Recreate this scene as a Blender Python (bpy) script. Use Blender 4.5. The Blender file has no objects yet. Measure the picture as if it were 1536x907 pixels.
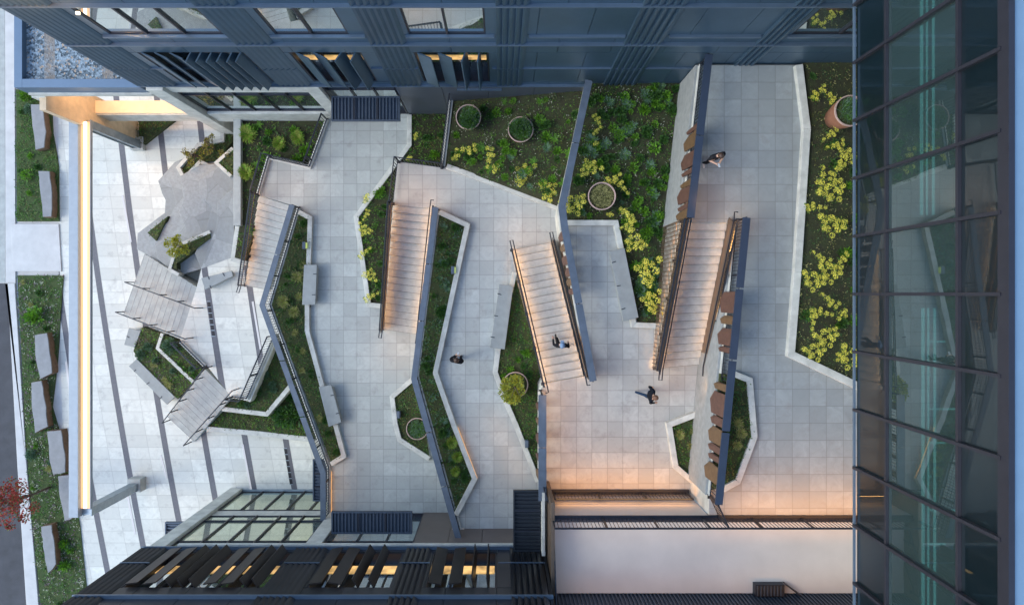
import bpy, bmesh, math, random
from mathutils import Vector, Matrix
R = math.radians
rnd = random.Random(7)
sc = bpy.context.scene
col = sc.collection
H = 34.7; F = 1024.0; CX, CY = 751.0, 441.0
L0, LB, L1, L2, L3, L4 = 0.0, 1.65, 3.5, 5.65, 8.0, 10.4
YN, YS = 8.2, -9.96          # planes of the two long facades
PV = 0.606

def P(px, py, z):            # survey of the plan: photo point + known elevation -> metres
    d = (H - z) / F
    return ((px - CX) * d, (CY - py) * d)
def PP(pts, z): return [P(a, b, z) for a, b in pts]

# ------------------------------------------------------------------ materials
MATS = {}
class N:
    def __init__(s, name):
        s.m = bpy.data.materials.new(name); s.m.use_nodes = True
        s.t = s.m.node_tree; s.t.nodes.clear()
        s.out = s.t.nodes.new('ShaderNodeOutputMaterial')
        s.co = s.t.nodes.new('ShaderNodeTexCoord')
    def n(s, typ, **kw):
        nd = s.t.nodes.new(typ)
        for k, v in kw.items(): setattr(nd, k, v)
        return nd
    def put(s, sock, v):
        if v is None: return
        if hasattr(v, 'is_output') or isinstance(v, bpy.types.NodeSocket): s.t.links.new(v, sock)
        else:
            if isinstance(v, (tuple, list)) and len(v) == 3 and sock.type == 'RGBA': v = (*v, 1)
            sock.default_value = v
    def math(s, op, a, b=None, c=None):
        nd = s.n('ShaderNodeMath', operation=op)
        s.put(nd.inputs[0], a)
        if b is not None: s.put(nd.inputs[1], b)
        if c is not None: s.put(nd.inputs[2], c)
        return nd.outputs[0]
    def mix(s, f, a, b, blend='MIX'):
        nd = s.n('ShaderNodeMix', data_type='RGBA', blend_type=blend)
        s.put(nd.inputs[0], f); s.put(nd.inputs[6], a); s.put(nd.inputs[7], b)
        return nd.outputs[2]
    def noise(s, scale, detail=4, rough=.6, vec=None, dist=0):
        nd = s.n('ShaderNodeTexNoise'); nd.inputs['Scale'].default_value = scale
        nd.inputs['Detail'].default_value = detail; nd.inputs['Roughness'].default_value = rough
        nd.inputs['Distortion'].default_value = dist
        s.t.links.new(vec or s.co.outputs['Object'], nd.inputs['Vector'])
        return nd.outputs['Fac']
    def ramp(s, v, a, b, lo=0., hi=1.):
        nd = s.n('ShaderNodeMapRange'); s.put(nd.inputs[0], v)
        nd.inputs[1].default_value = a; nd.inputs[2].default_value = b
        nd.inputs[3].default_value = lo; nd.inputs[4].default_value = hi
        return nd.outputs[0]
    def bsdf(s, color, rough=.6, metal=0., bump=None, bstr=.3, spec=None, emis=None, estr=0, dist=.01):
        b = s.n('ShaderNodeBsdfPrincipled')
        s.put(b.inputs['Base Color'], color); s.put(b.inputs['Roughness'], rough); s.put(b.inputs['Metallic'], metal)
        if spec is not None: s.put(b.inputs['Specular IOR Level'], spec)
        if emis is not None:
            s.put(b.inputs['Emission Color'], emis); b.inputs['Emission Strength'].default_value = estr
        if bump is not None:
            bp = s.n('ShaderNodeBump'); bp.inputs['Strength'].default_value = bstr; bp.inputs['Distance'].default_value = dist
            s.put(bp.inputs['Height'], bump); s.t.links.new(bp.outputs[0], b.inputs['Normal'])
        s.t.links.new(b.outputs[0], s.out.inputs[0]); return b

def dk(c, f): return tuple(x * f for x in c)
def M(name, color, rough=.6, metal=0., scale=3., var=.15, bump=.15, fine=40., spec=None):
    if name in MATS: return MATS[name]
    s = N(name)
    a = s.ramp(s.noise(scale, 5), .3, .7); b = s.ramp(s.noise(fine, 3), .3, .7)
    c = s.mix(a, dk(color, 1 - var), dk(color, 1 + var))
    c = s.mix(s.math('MULTIPLY', b, .35), c, dk(color, 1 - var * 1.2))
    s.bsdf(c, rough, metal, s.noise(fine, 3) if bump else None, bump, spec)
    MATS[name] = s.m; return s.m
def emit(name, c, st):
    if name in MATS: return MATS[name]
    s = N(name); s.bsdf(dk(c, .3), .4, 0, emis=c, estr=st); MATS[name] = s.m; return s.m

def paver(name, x0, y0, base, sx=PV, sy=PV, plaza=False):
    s = N(name)
    sep = s.n('ShaderNodeSeparateXYZ'); s.t.links.new(s.co.outputs['Object'], sep.inputs[0])
    X, Y = sep.outputs[0], sep.outputs[1]
    if plaza:
        yy = s.math('MULTIPLY', Y, Y)
        X = s.math('ADD', X, s.math('SUBTRACT', s.math('MULTIPLY', Y, .145), s.math('MULTIPLY', yy, .0019)))
    u = s.math('DIVIDE', s.math('SUBTRACT', X, x0), sx); v = s.math('DIVIDE', s.math('SUBTRACT', Y, y0), sy)
    fu, fv = s.math('FRACT', u), s.math('FRACT', v)
    du = s.math('MULTIPLY', s.math('SUBTRACT', .5, s.math('ABSOLUTE', s.math('SUBTRACT', fu, .5))), sx)
    dv = s.math('MULTIPLY', s.math('SUBTRACT', .5, s.math('ABSOLUTE', s.math('SUBTRACT', fv, .5))), sy)
    dd = s.math('MINIMUM', du, dv)
    joint = s.ramp(dd, .004, .011, 1, 0)
    edge = s.ramp(dd, .0, .09, 1, 0)
    cm = s.n('ShaderNodeCombineXYZ'); s.put(cm.inputs[0], s.math('FLOOR', u)); s.put(cm.inputs[1], s.math('FLOOR', v))
    wn = s.n('ShaderNodeTexWhiteNoise', noise_dimensions='3D'); s.t.links.new(cm.outputs[0], wn.inputs['Vector'])
    cell = wn.outputs['Value']
    # streaky cast face, offset per slab
    vm = s.n('ShaderNodeVectorMath', operation='MULTIPLY_ADD'); s.t.links.new(cm.outputs[0], vm.inputs[0])
    vm.inputs[1].default_value = (7.3, 3.1, 5.); s.t.links.new(s.co.outputs['Object'], vm.inputs[2])
    st = s.ramp(s.noise(2.6, 6, .65, vm.outputs[0], 1.2), .3, .7)
    fine = s.ramp(s.noise(55, 3), .3, .7)
    big = s.ramp(s.noise(.45, 4), .3, .7)
    c = s.mix(st, dk(base, .78), dk(base, 1.12))
    c = s.mix(s.ramp(cell, 0, 1, 0, .75), c, dk(base, .66))
    c = s.mix(s.math('MULTIPLY', big, .5), c, dk(base, .76))
    c = s.mix(s.math('MULTIPLY', fine, .14), c, dk(base, .7))
    c = s.mix(s.math('MULTIPLY', edge, .1), c, dk(base, .6))
    stain = s.ramp(s.noise(1.7, 5, .7), .55, .74, 0, .5)
    c = s.mix(stain, c, (.2, .19, .18))
    if plaza:
        w = s.math('FRACT', s.math('DIVIDE', s.math('SUBTRACT', X, -22.55), 2.06))
        band = s.math('LESS_THAN', w, .142)
        bc = s.mix(s.noise(9, 4), (.07, .07, .08), (.14, .14, .155))
        jb = s.ramp(dv, .004, .011, 1, 0)
        c = s.mix(s.math('MULTIPLY', joint, .5), c, (.2, .18, .16))
        c = s.mix(band, c, bc)
        joint = s.math('MULTIPLY', jb, .7)
    else:
        c = s.mix(s.math('MULTIPLY', joint, .52), c, (.11, .1, .095))
    s.bsdf(c, s.ramp(st, 0, 1, .55, .75), 0, s.math('SUBTRACT', s.math('MULTIPLY', fine, .15), joint), .35, dist=.006)
    MATS[name] = s.m; return s.m

PAVE = (.40, .385, .37)
m_plaza = paver('plaza_paving_mat', -22.25, .1, (.69, .69, .62), 1.03, PV, True)
m_p1 = paver('pavers_one', -8.39, 3.22, (.43, .455, .43))
m_p2 = paver('pavers_two', -2.11, 3.85, (.44, .465, .45))
m_p3 = paver('pavers_three', 2.96, 1.69, (.445, .455, .43))
m_p4 = paver('pavers_four', 9.17, .26, (.315, .345, .345))
m_conc = M('cast_concrete', (.50, .505, .46), .75, 0, 2.2, .24, .2, 60)
m_concd = M('grey_concrete', (.35, .365, .345), .75, 0, 2.5, .18, .2, 50)
m_stair = M('stair_concrete', (.415, .43, .405), .7, 0, 5, .16, .2, 50)
m_bench = M('bench_stone', (.25, .27, .265), .6, 0, 2.5, .14, .15, 60)
m_rock = None
m_white = M('white_membrane', (.66, .61, .54), .6, 0, .8, .07, .1, 30)
m_steel = M('dark_rail_steel', (.028, .033, .045), .45, .5, 5, .15, 0)
m_plank = M('blue_grey_plank', (.085, .11, .145), .5, .1, 3, .22, .05, 60)
m_bronze = M('bronze_panel', (.13, .09, .06), .45, .3, 4, .2, .1)
m_alu = M('pale_aluminium', (.25, .29, .33), .45, .2, 4, .08, 0)
m_galv = M('galvanised_steel', (.3, .35, .38), .4, .7, 4, .2, .1)
m_fac = M('blue_facade_metal', (.066, .118, .170), .38, .5, .7, .14, 0, 9)
m_facl = M('blue_trim_metal', (.12, .17, .23), .35, .5, 2, .1, 0)
m_roofb = M('blue_roof_panel', (.165, .245, .32), .5, .2, 2, .06, .05, 40)
m_dark = M('charcoal_facade_metal', (.030, .032, .038), .38, .45, 1.2, .2, 0, 9)
m_dk2 = M('charcoal_fin_metal', (.028, .023, .022), .42, .4, 2, .2, 0, 9)
m_taupe = M('taupe_wall_panel', (.14, .12, .11), .5, .2, 1.5, .1, .05)
m_canopy = M('canopy_metal', (.055, .075, .105), .45, .4, 4, .12, 0)
m_frame = M('window_frame_metal', (.035, .035, .045), .4, .5, 4, .1, 0)
m_corten = M('weathered_steel', (.12, .062, .045), .6, .25, 6, .25, .1)
m_corten2 = M('bronze_weathered_steel', (.15, .09, .045), .55, .25, 6, .25, .1)
m_terra = M('terracotta', (.24, .105, .06), .75, 0, 5, .15, .15)
m_rim = M('pale_terracotta_rim', (.42, .3, .26), .7, 0, 5, .12, .1)
m_wood = M('warm_timber', (.60, .46, .30), .55, 0, 3, .2, .1)
m_stonetop = M('basalt_top', (.22, .225, .23), .7, 0, 3, .15, .25, 45)
m_stoneside = M('brown_split_stone', (.17, .10, .055), .8, 0, 8, .35, .5, 30)
m_asph = M('asphalt', (.055, .056, .062), .85, 0, 1.5, .25, .3, 80)
m_walk = M('sidewalk_concrete', (.5, .49, .47), .8, 0, 1.5, .12, .2, 50)
m_black = M('black_metal', (.015, .015, .018), .5, .3, 4, .1, 0)
m_bark = M('bark', (.10, .07, .05), .85, 0, 12, .3, .4)
m_int = M('interior_grey', (.16, .17, .17), .7, 0, 1, .2, 0)
m_warm = emit('warm_strip_light', (1, .50, .17), .45)
m_bar = emit('light_bar_glow', (1, .52, .25), .42)
m_barc = emit('light_bar_core', (1, .86, .62), 1.6)
m_inlay = emit('inlaid_bar_light', (.95, .96, 1), .12)
m_win = None

def m_soil(name, a, b, c):
    s = N(name)
    n1 = s.ramp(s.noise(3.5, 6, .7), .35, .65); n2 = s.ramp(s.noise(22, 4, .7), .35, .7); n3 = s.ramp(s.noise(70, 2), .62, .75)
    k = s.mix(n1, a, b); k = s.mix(s.math('MULTIPLY', n2, .7), k, c); k = s.mix(s.math('MULTIPLY', n3, .35), k, (.16, .14, .09))
    s.bsdf(k, .95, 0, s.noise(28, 5, .75), .9, dist=.04); return s.m
def m_litwin():
    s = N('lit_window_band'); n = s.ramp(s.noise(1.6, 3), .35, .65, .12, .42); br = s.n('ShaderNodeTexBrick'); br.inputs['Scale'].default_value = 1.3
    s.t.links.new(s.co.outputs['Object'], br.inputs['Vector'])
    b = s.bsdf((.3,.2,.1), .5, 0, emis=(1, .60, .22), estr=1); s.put(b.inputs['Emission Strength'], n); return s.m
m_win = m_litwin()
soil_brown = m_soil('bark_mulch_soil', (.030, .026, .012), (.042, .058, .016), (.016, .016, .009))
soil_green = m_soil('mossy_soil', (.045, .055, .018), (.05, .075, .018), (.03, .03, .014))
lawn_mat = m_soil('lawn_turf', (.05, .08, .02), (.06, .095, .024), (.035, .05, .018))

def m_leaf(name, c, var=.35):
    s = N(name)
    n = s.ramp(s.noise(9, 3), .3, .7); n2 = s.ramp(s.noise(60, 2), .3, .7)
    k = s.mix(n, dk(c, 1 - var), dk(c, 1 + var)); k = s.mix(s.math('MULTIPLY', n2, .3), k, dk(c, .55))
    b = s.bsdf(k, .55, 0, spec=.3)
    tr = s.n('ShaderNodeBsdfTranslucent'); s.put(tr.inputs[0], dk(c, 1.2))
    mx = s.n('ShaderNodeMixShader'); mx.inputs[0].default_value = .22
    s.t.links.new(b.outputs[0], mx.inputs[1]); s.t.links.new(tr.outputs[0], mx.inputs[2]); s.t.links.new(mx.outputs[0], s.out.inputs[0])
    return s.m
lf_yel = m_leaf('yellow_flower_heads', (.82, .74, .11), .2)
lf_yg = m_leaf('lime_leaves', (.27, .33, .06))
lf_gr = m_leaf('green_leaves', (.06, .16, .018))
lf_br = m_leaf('bright_green_leaves', (.13, .30, .02))
lf_dk = m_leaf('dark_green_leaves', (.042, .105, .028))
lf_bl = m_leaf('blue_green_leaves', (.11, .19, .12))
lf_ol = m_leaf('olive_leaves', (.12, .125, .035))
lf_str = m_leaf('straw_grass', (.34, .33, .13))
lf_rd = m_leaf('red_leaves', (.34, .05, .035))
lf_pu = m_leaf('mauve_flowers', (.17, .11, .15))
lf_au = m_leaf('autumn_green_leaves', (.36, .34, .03))
lf_wh = m_leaf('pale_flowers', (.42, .43, .33), .2)

def m_glass(name, tint, refl, rough=.02, wob=.03, trans=.55, gc=(.86, .95, .96)):
    s = N(name)
    b = s.n('ShaderNodeBsdfPrincipled'); s.put(b.inputs['Base Color'], dk(tint, .35)); b.inputs['Roughness'].default_value = .3
    t = s.n('ShaderNodeBsdfTransparent'); s.put(t.inputs[0], tint)
    m1 = s.n('ShaderNodeMixShader'); m1.inputs[0].default_value = trans
    s.t.links.new(b.outputs[0], m1.inputs[1]); s.t.links.new(t.outputs[0], m1.inputs[2])
    g = s.n('ShaderNodeBsdfGlossy'); s.put(g.inputs[0], gc); g.inputs['Roughness'].default_value = rough
    bp = s.n('ShaderNodeBump'); bp.inputs['Strength'].default_value = wob; bp.inputs['Distance'].default_value = .1
    s.put(bp.inputs['Height'], s.noise(.7, 2)); s.t.links.new(bp.outputs[0], g.inputs['Normal'])
    m2 = s.n('ShaderNodeMixShader'); m2.inputs[0].default_value = refl
    s.t.links.new(m1.outputs[0], m2.inputs[1]); s.t.links.new(g.outputs[0], m2.inputs[2]); s.t.links.new(m2.outputs[0], s.out.inputs[0])
    return s.m
g_teal = m_glass('teal_curtain_glass', (.20, .34, .34), .20, .01, .012, .72)
g_teald = m_glass('dark_teal_spandrel_glass', (.004, .018, .025), .10, .01, .012, .03)
g_win = m_glass('window_glass', (.3, .42, .42), .66, .015, .004, .45)

# ------------------------------------------------------------------ mesh helpers
class MB:
    def __init__(s): s.v = []; s.f = []; s.mi = []; s.k = 0
    def add(s, vs, fs):
        o = len(s.v); s.v += [tuple(v) for v in vs]; s.f += [tuple(i + o for i in f) for f in fs]; s.mi += [s.k] * len(fs)
    def box(s, x0, x1, y0, y1, z0, z1):
        s.add([(x0,y0,z0),(x1,y0,z0),(x1,y1,z0),(x0,y1,z0),(x0,y0,z1),(x1,y0,z1),(x1,y1,z1),(x0,y1,z1)],
              [(3,2,1,0),(4,5,6,7),(0,1,5,4),(1,2,6,5),(2,3,7,6),(3,0,4,7)]); return s
    def prism(s, poly, z0, z1):       # z0 / z1: number or per-vertex list
        n = len(poly)
        a = sum(poly[i][0]*poly[(i+1)%n][1]-poly[(i+1)%n][0]*poly[i][1] for i in range(n))
        idx = list(range(n)) if a > 0 else list(range(n))[::-1]
        g = lambda z, i: z[i] if isinstance(z, (list, tuple)) else z
        vs = [(*poly[i], g(z0, i)) for i in idx] + [(*poly[i], g(z1, i)) for i in idx]
        s.add(vs, [tuple(range(n))[::-1], tuple(range(n, 2*n))] + [(i, (i+1)%n, n+(i+1)%n, n+i) for i in range(n)]); return s
    def bar(s, a, b, w, h=None):      # box bar between 3D points
        h = h or w; a, b = Vector(a), Vector(b); d = b - a
        if d.length < 1e-5: return s
        d.normalize(); up = Vector((0,0,1)) if abs(d.z) < .95 else Vector((0,1,0))
        x = d.cross(up).normalized(); y = x.cross(d).normalized()
        vs = []
        for p in (a, b):
            for sx, sy in ((-1,-1),(1,-1),(1,1),(-1,1)): vs.append(p + x*sx*w/2 + y*sy*h/2)
        s.add(vs, [(0,1,2,3),(7,6,5,4),(0,4,5,1),(1,5,6,2),(2,6,7,3),(3,7,4,0)]); return s
    def tube(s, pts, r, n=8):
        rings = []
        for i, p in enumerate(pts):
            p = Vector(p); a = Vector(pts[max(i-1,0)]); b = Vector(pts[min(i+1,len(pts)-1)]); d = (b-a).normalized()
            up = Vector((0,0,1)) if abs(d.z) < .9 else Vector((1,0,0)); x = d.cross(up).normalized(); y = x.cross(d)
            rr = r[i] if isinstance(r, (list, tuple)) else r
            rings.append([p + x*math.cos(2*math.pi*k/n)*rr + y*math.sin(2*math.pi*k/n)*rr for k in range(n)])
        vs = [v for g in rings for v in g]; fs = []
        for i in range(len(rings)-1):
            for k in range(n): fs.append((i*n+k, i*n+(k+1)%n, (i+1)*n+(k+1)%n, (i+1)*n+k))
        fs += [tuple(range(n))[::-1], tuple(range((len(rings)-1)*n, len(rings)*n))]
        s.add(vs, fs); return s
    def lathe(s, prof, c=(0,0,0), n=28):
        vs = [(c[0]+r*math.cos(2*math.pi*k/n), c[1]+r*math.sin(2*math.pi*k/n), c[2]+z) for r, z in prof for k in range(n)]
        fs = [(i*n+k, i*n+(k+1)%n, (i+1)*n+(k+1)%n, (i+1)*n+k) for i in range(len(prof)-1) for k in range(n)]
        s.add(vs, fs); return s
    def leaf(s, c, d, up, l, w):      # pointed leaf
        c, d, up = Vector(c), Vector(d).normalized(), Vector(up)
        x = d.cross(up)
        if x.length < 1e-4: x = Vector((1,0,0))
        x.normalize(); x *= w/2
        s.add([c, c + d*l*.5 + x, c + d*l, c + d*l*.5 - x], [(0,1,2,3)])
    def build(s, name, mats, parent=None, bevel=0, smooth=False, loc=None):
        me = bpy.data.meshes.new(name)
        me.from_pydata(s.v, [], s.f); mats = mats if isinstance(mats, (list, tuple)) else [mats]
        for m in mats: me.materials.append(m)
        if len(mats) > 1: me.polygons.foreach_set('material_index', s.mi)
        if smooth: me.polygons.foreach_set('use_smooth', [True]*len(s.f))
        me.update()
        o = bpy.data.objects.new(name, me); col.objects.link(o)
        if parent: o.parent = parent
        if loc: o.location = loc
        if bevel:
            b = o.modifiers.new('bevel', 'BEVEL'); b.width = bevel; b.segments = 2; b.limit_method = 'ANGLE'; b.angle_limit = R(40)
        return o
def tag(o, label=None, cat=None, group=None, kind=None):
    if label: o['label'] = label
    if cat: o['category'] = cat
    if group: o['group'] = group
    if kind: o['kind'] = kind
    return o
def struct(o): o['kind'] = 'structure'; return o
def empty(name, label, cat, group=None, loc=(0,0,0), rz=0):
    o = bpy.data.objects.new(name, None); col.objects.link(o); o.location = loc; o.rotation_euler = (0,0,rz)
    return tag(o, label, cat, group)
def copy_tree(o, parent=None):
    c = o.copy(); col.objects.link(c); c.parent = parent
    for ch in KIDS.get(o.name, []): 
        copy_tree(ch, c)
    return c
KIDS = {}
def kid(root, o): KIDS.setdefault(root.name, []).append(o); return o
def offset(pts, w):                   # mitred strip polygon around a polyline
    n = len(pts); Lft = []; Rgt = []
    for i in range(n):
        p = Vector(pts[i][:2]); ds = []
        if i > 0: ds.append((p - Vector(pts[i-1][:2])).normalized())
        if i < n-1: ds.append((Vector(pts[i+1][:2]) - p).normalized())
        t = sum(ds, Vector((0,0))); t = t.normalized() if t.length > 1e-6 else ds[0]
        nr = Vector((-t.y, t.x)); k = nr.dot(Vector((-ds[0].y, ds[0].x))); k = w/2/max(k, .4)
        Lft.append(tuple(p + nr*k)); Rgt.append(tuple(p - nr*k))
    return Lft, Rgt
def strip(mb, pts, w, z0, z1):
    Lf, Rg = offset(pts, w)
    for i in range(len(pts)-1): mb.prism([Rg[i], Rg[i+1], Lf[i+1], Lf[i]], z0, z1)
def inside(p, poly):
    x, y = p; c = False; j = len(poly)-1
    for i in range(len(poly)):
        xi, yi = poly[i]; xj, yj = poly[j]
        if (yi > y) != (yj > y) and x < (xj-xi)*(y-yi)/(yj-yi)+xi: c = not c
        j = i
    return c
def plane3(a, b, c):
    n = (Vector(b)-Vector(a)).cross(Vector(c)-Vector(a)); a = Vector(a)
    return lambda x, y: a.z - (n.x*(x-a.x)+n.y*(y-a.y))/n.z

# ------------------------------------------------------------------ world, light, camera
w = bpy.data.worlds.new('World'); sc.world = w; w.use_nodes = True
nt = w.node_tree; bg = nt.nodes['Background']; sky = nt.nodes.new('ShaderNodeTexSky'); sky.sky_type = 'NISHITA'
SUN_EL, SUN_AZ = 38, 262              # azimuth clockwise from +Y: light from the west
sky.sun_disc = False; sky.sun_elevation = R(SUN_EL); sky.sun_rotation = R(SUN_AZ); sky.dust_density = 1.0; sky.air_density = 1.3; sky.ozone_density = 2.5
nt.links.new(sky.outputs[0], bg.inputs[0]); bg.inputs[1].default_value = .15
sd = bpy.data.lights.new('sun', 'SUN'); sd.energy = .6; sd.angle = R(28); sd.color = (1, 1, .90)
so = bpy.data.objects.new('sun', sd); col.objects.link(so)
v = Vector((math.sin(R(SUN_AZ))*math.cos(R(SUN_EL)), math.cos(R(SUN_AZ))*math.cos(R(SUN_EL)), math.sin(R(SUN_EL))))
so.rotation_euler = v.to_track_quat('Z', 'Y').to_euler(); so.location = (-40, 0, 40)
cd = bpy.data.cameras.new('camera'); cam = bpy.data.objects.new('camera', cd); col.objects.link(cam)
cam.location = (0, 0, H); cam.rotation_euler = (0, 0, 0); cd.lens = 24; cd.sensor_width = 36
cd.shift_x = (768-CX)/1536; cd.shift_y = -(453.5-CY)/1536; cd.clip_end = 2000
sc.camera = cam
sc.view_settings.view_transform = 'Standard'; sc.view_settings.look = 'None'; sc.view_settings.gamma = 1
sc.view_settings.exposure = 1.5
WARM = (1, .47, .14); LP = .22
def area(name, a, b, width, power, aim=(0,0,-1), color=WARM, spread=180):
    a, b = Vector(a), Vector(b); d = bpy.data.lights.new(name, 'AREA'); d.shape = 'RECTANGLE'; d.spread = R(spread)
    d.size = (b-a).length; d.size_y = width; d.energy = power*LP; d.color = color
    o = bpy.data.objects.new(name, d); col.objects.link(o); o.location = (a+b)/2
    z = -Vector(aim).normalized(); x = (b-a).normalized(); z = (z - x*z.dot(x)).normalized(); y = z.cross(x)
    o.rotation_euler = Matrix((x, y, z)).transposed().to_euler(); return o
def point(name, p, power, r=.05, color=WARM):
    d = bpy.data.lights.new(name, 'POINT'); d.energy = power; d.shadow_soft_size = r; d.color = color
    o = bpy.data.objects.new(name, d); col.objects.link(o); o.location = p; return o

# ------------------------------------------------------------------ ground, street, plaza
struct(MB().box(-400, 400, -400, 400, -.5, -.03).build('ground', m_walk))
struct(MB().prism(PP([(60, -60), (560, -60), (560, 980), (140, 980), (95, 700), (88, 408), (88, 332), (86, -60)], 0), -.02, 0).build('plaza_paving', m_plaza))
struct(MB().prism(PP([(-900, 427), (13, 425), (30, 700), (52, 980), (-900, 980)], 0), -.03, -.004).build('road', m_asph))
mb = MB(); mb.prism(PP([(9, 425), (24, 425), (42, 700), (66, 980), (46, 980), (28, 700), (13, 425)], 0), -.03, .10)
struct(mb.build('kerb', m_walk, bevel=.02))
mb = MB(); mb.prism(PP([(8, -60), (22, -60), (24, 425), (9, 425)], 0), -.03, .04)
struct(mb.build('sidewalk_edge', m_walk, bevel=.01))
struct(MB().prism(PP([(-900, -60), (7, -60), (8, 424), (-900, 424)], 0), -.03, .01).build('driveway', m_concd))
struct(MB().prism(PP([(18, 336), (89, 336), (93, 407), (20, 407)], 0), -.02, .06).build('concrete_crossing', m_walk, bevel=.01))

BEDS = {}
def bed(key, pts, z, mat, name='soil_bed', depth=.5, zf=None):
    poly = PP(pts, z) if not zf else [P(a, b, zf_) for (a, b), zf_ in zip(pts, zf)]
    tops = list(zf) if zf else z
    if zf: bots = [t - .3 for t in zf]
    else: bots = z - depth
    o = MB().prism(poly, bots, tops).build(name, mat); struct(o)
    BEDS[key] = (poly, z); return poly

bed('street_n', [(24, 134), (76, 134), (79, 200), (88, 250), (89, 332), (25, 332)], .05, lawn_mat, 'lawn', .1)
bed('street_s', [(26, 413), (95, 413), (86, 540), (78, 610), (104, 700), (120, 790), (140, 980), (68, 980), (48, 780), (38, 650)], .05, lawn_mat, 'lawn', .1)

# terraces: each level is a solid block with concrete sides and a paved top
def terrace(name, poly, z0, z1, mtop):
    mb = MB(); mb.k = 0; n = len(poly); mb.prism(poly, z0, z1)
    mb.mi = [1, 0] + [1]*n
    struct(mb.build(name, [mtop, m_conc]))
terrace('upper_plaza', PP([(295, 431), (270, 509), (311, 549), (347, 595), (371, 601), (412, 505), (480, 450), (480, 360), (352, 385), (302, 403)], LB), 0, LB, m_plaza)
terrace('terrace_one', PP([(494, 170), (466, 253), (404, 236), (388, 293), (435, 307), (450, 311), (406, 457), (495, 700), (495, 773), (740, 773), (740, 165)], L1), 0, L1, m_p1)
terrace('terrace_two', PP([(677, 148), (665, 252), (596, 242), (589, 307), (648, 313), (658, 315), (626, 563), (691, 799), (875, 799), (900, 150)], L2), L1-.5, L2, m_p2)
terrace('terrace_three', PP([(879, 126), (839, 315), (843, 345), (885, 568), (876, 564), (816, 575), (811, 585), (811, 742), (1110, 742), (1110, 126)], L3), L2-.5, L3, m_p3)
W4a, W4b = (7.09, 8.15), (6.46, 2.60)
W4c, W4d = (8.37, 2.60), (7.42, -7.15)
terrace('terrace_four', [W4a, W4b, (8.2, 2.52), W4c, W4d, (7.42, -7.85), (18, -7.85), (18, 8.15)], L3-.4, L4, m_p4)

# ------------------------------------------------------------------ stairs
def stair(name, lt, lb, rt, rb, ztop, zbot, n, label, mat=None, soft=False):
    """lt..rb world xy; treads are full-width slabs stacked from the bottom"""
    lt, lb, rt, rb = map(Vector, (lt, lb, rt, rb)); root = empty(name, label, 'stairs')
    mb = MB(); nz = MB()
    for i in range(n):
        a0, a1 = i/n, (i+1)/n
        z = ztop - (ztop-zbot)*(i+1)/(n+1)
        q = [lt.lerp(lb, a0), rt.lerp(rb, a0), rt.lerp(rb, a1+.03/n), lt.lerp(lb, a1+.03/n)]
        mb.prism([tuple(p) for p in q], zbot - .3, z)
        q = [lt.lerp(lb, a1-.065/n).lerp(rt.lerp(rb, a1-.065/n), .005), rt.lerp(rb, a1-.065/n).lerp(lt.lerp(lb, a1-.12/n), .01),
             rt.lerp(rb, a1-.02/n).lerp(lt.lerp(lb, a1-.02/n), .01), lt.lerp(lb, a1-.02/n).lerp(rt.lerp(rb, a1-.02/n), .01)]
        nz.prism([tuple(p) for p in q], z-.01, z+.005)
    mb.build('steps', mat or m_stair, root, bevel=.008); nz.build('nosing', M('soft_nosing', (.25,.25,.25), .7, 0, 5, .2, 0) if soft else M('dark_nosing', (.13,.125,.12), .7, 0, 5, .2, 0), root)
    return root
S1 = ((-11.08,4.51), (-12.36,.42), (-9.62,4.05), (-11.15,.20))
S2 = ((-4.6,3.8), (-5.33,-1.6), (-2.85,3.63), (-3.72,-1.85))
S3 = ((1.69,-3.49), (.51,1.87), (3.25,-3.2), (2.12,2.2))
S4 = ((6.44,2.58), (6.03,-2.9), (8.1,2.56), (7.75,-2.75))
stair('staircase', *S1, L1, LB, 14, 'concrete stair beside the rock garden, narrowest and leftmost of the long flights')
stair('staircase', *S2, L2, L1, 18, 'long concrete stair left of the narrow planting bed with yellow shrubs along its left rail')
stair('staircase', *S3, L3, L2, 18, 'long concrete stair with the person in a blue cap walking on it')
stair('staircase', *S4, L4, L3, 18, 'long concrete stair nearest the glass bridge, with bronze handrails both sides')
def pw(px, py, z): return P(px, py, z)
SA = (pw(295,431,LB), pw(219,381,0), pw(270,509,LB), pw(187,472,0))
SB = (pw(306,554,LB), pw(253,624,0), pw(347,595,LB), pw(293,661,0))
stair('staircase', *SA, LB, 0, 11, 'wide grey stone steps with two slanting handrails below the rock garden', m_concd, soft=True)
stair('staircase', *SB, LB, 0, 11, 'short grey stone steps slanting down beside the long stone bench', m_concd, soft=True)

# ------------------------------------------------------------------ rock garden tiers
def rockmat():
    s = N('split_bluestone')
    vo = s.n('ShaderNodeTexVoronoi'); vo.inputs['Scale'].default_value = .75; s.t.links.new(s.co.outputs['Object'], vo.inputs['Vector'])
    ve = s.n('ShaderNodeTexVoronoi', feature='DISTANCE_TO_EDGE'); ve.inputs['Scale'].default_value = .75; s.t.links.new(s.co.outputs['Object'], ve.inputs['Vector'])
    sp = s.n('ShaderNodeSeparateColor'); s.t.links.new(vo.outputs['Color'], sp.inputs[0])
    c = s.mix(sp.outputs[0], (.22, .24, .24), (.34, .36, .355)); c = s.mix(s.ramp(s.noise(7, 5), .35, .7, 0, .6), c, (.2, .2, .2))
    c = s.mix(s.ramp(ve.outputs[0], 0, .010, .6, 0), c, (.16, .165, .16))
    s.bsdf(c, .8, 0, s.noise(30, 4), .3); return s.m
m_rock = rockmat()
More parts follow.
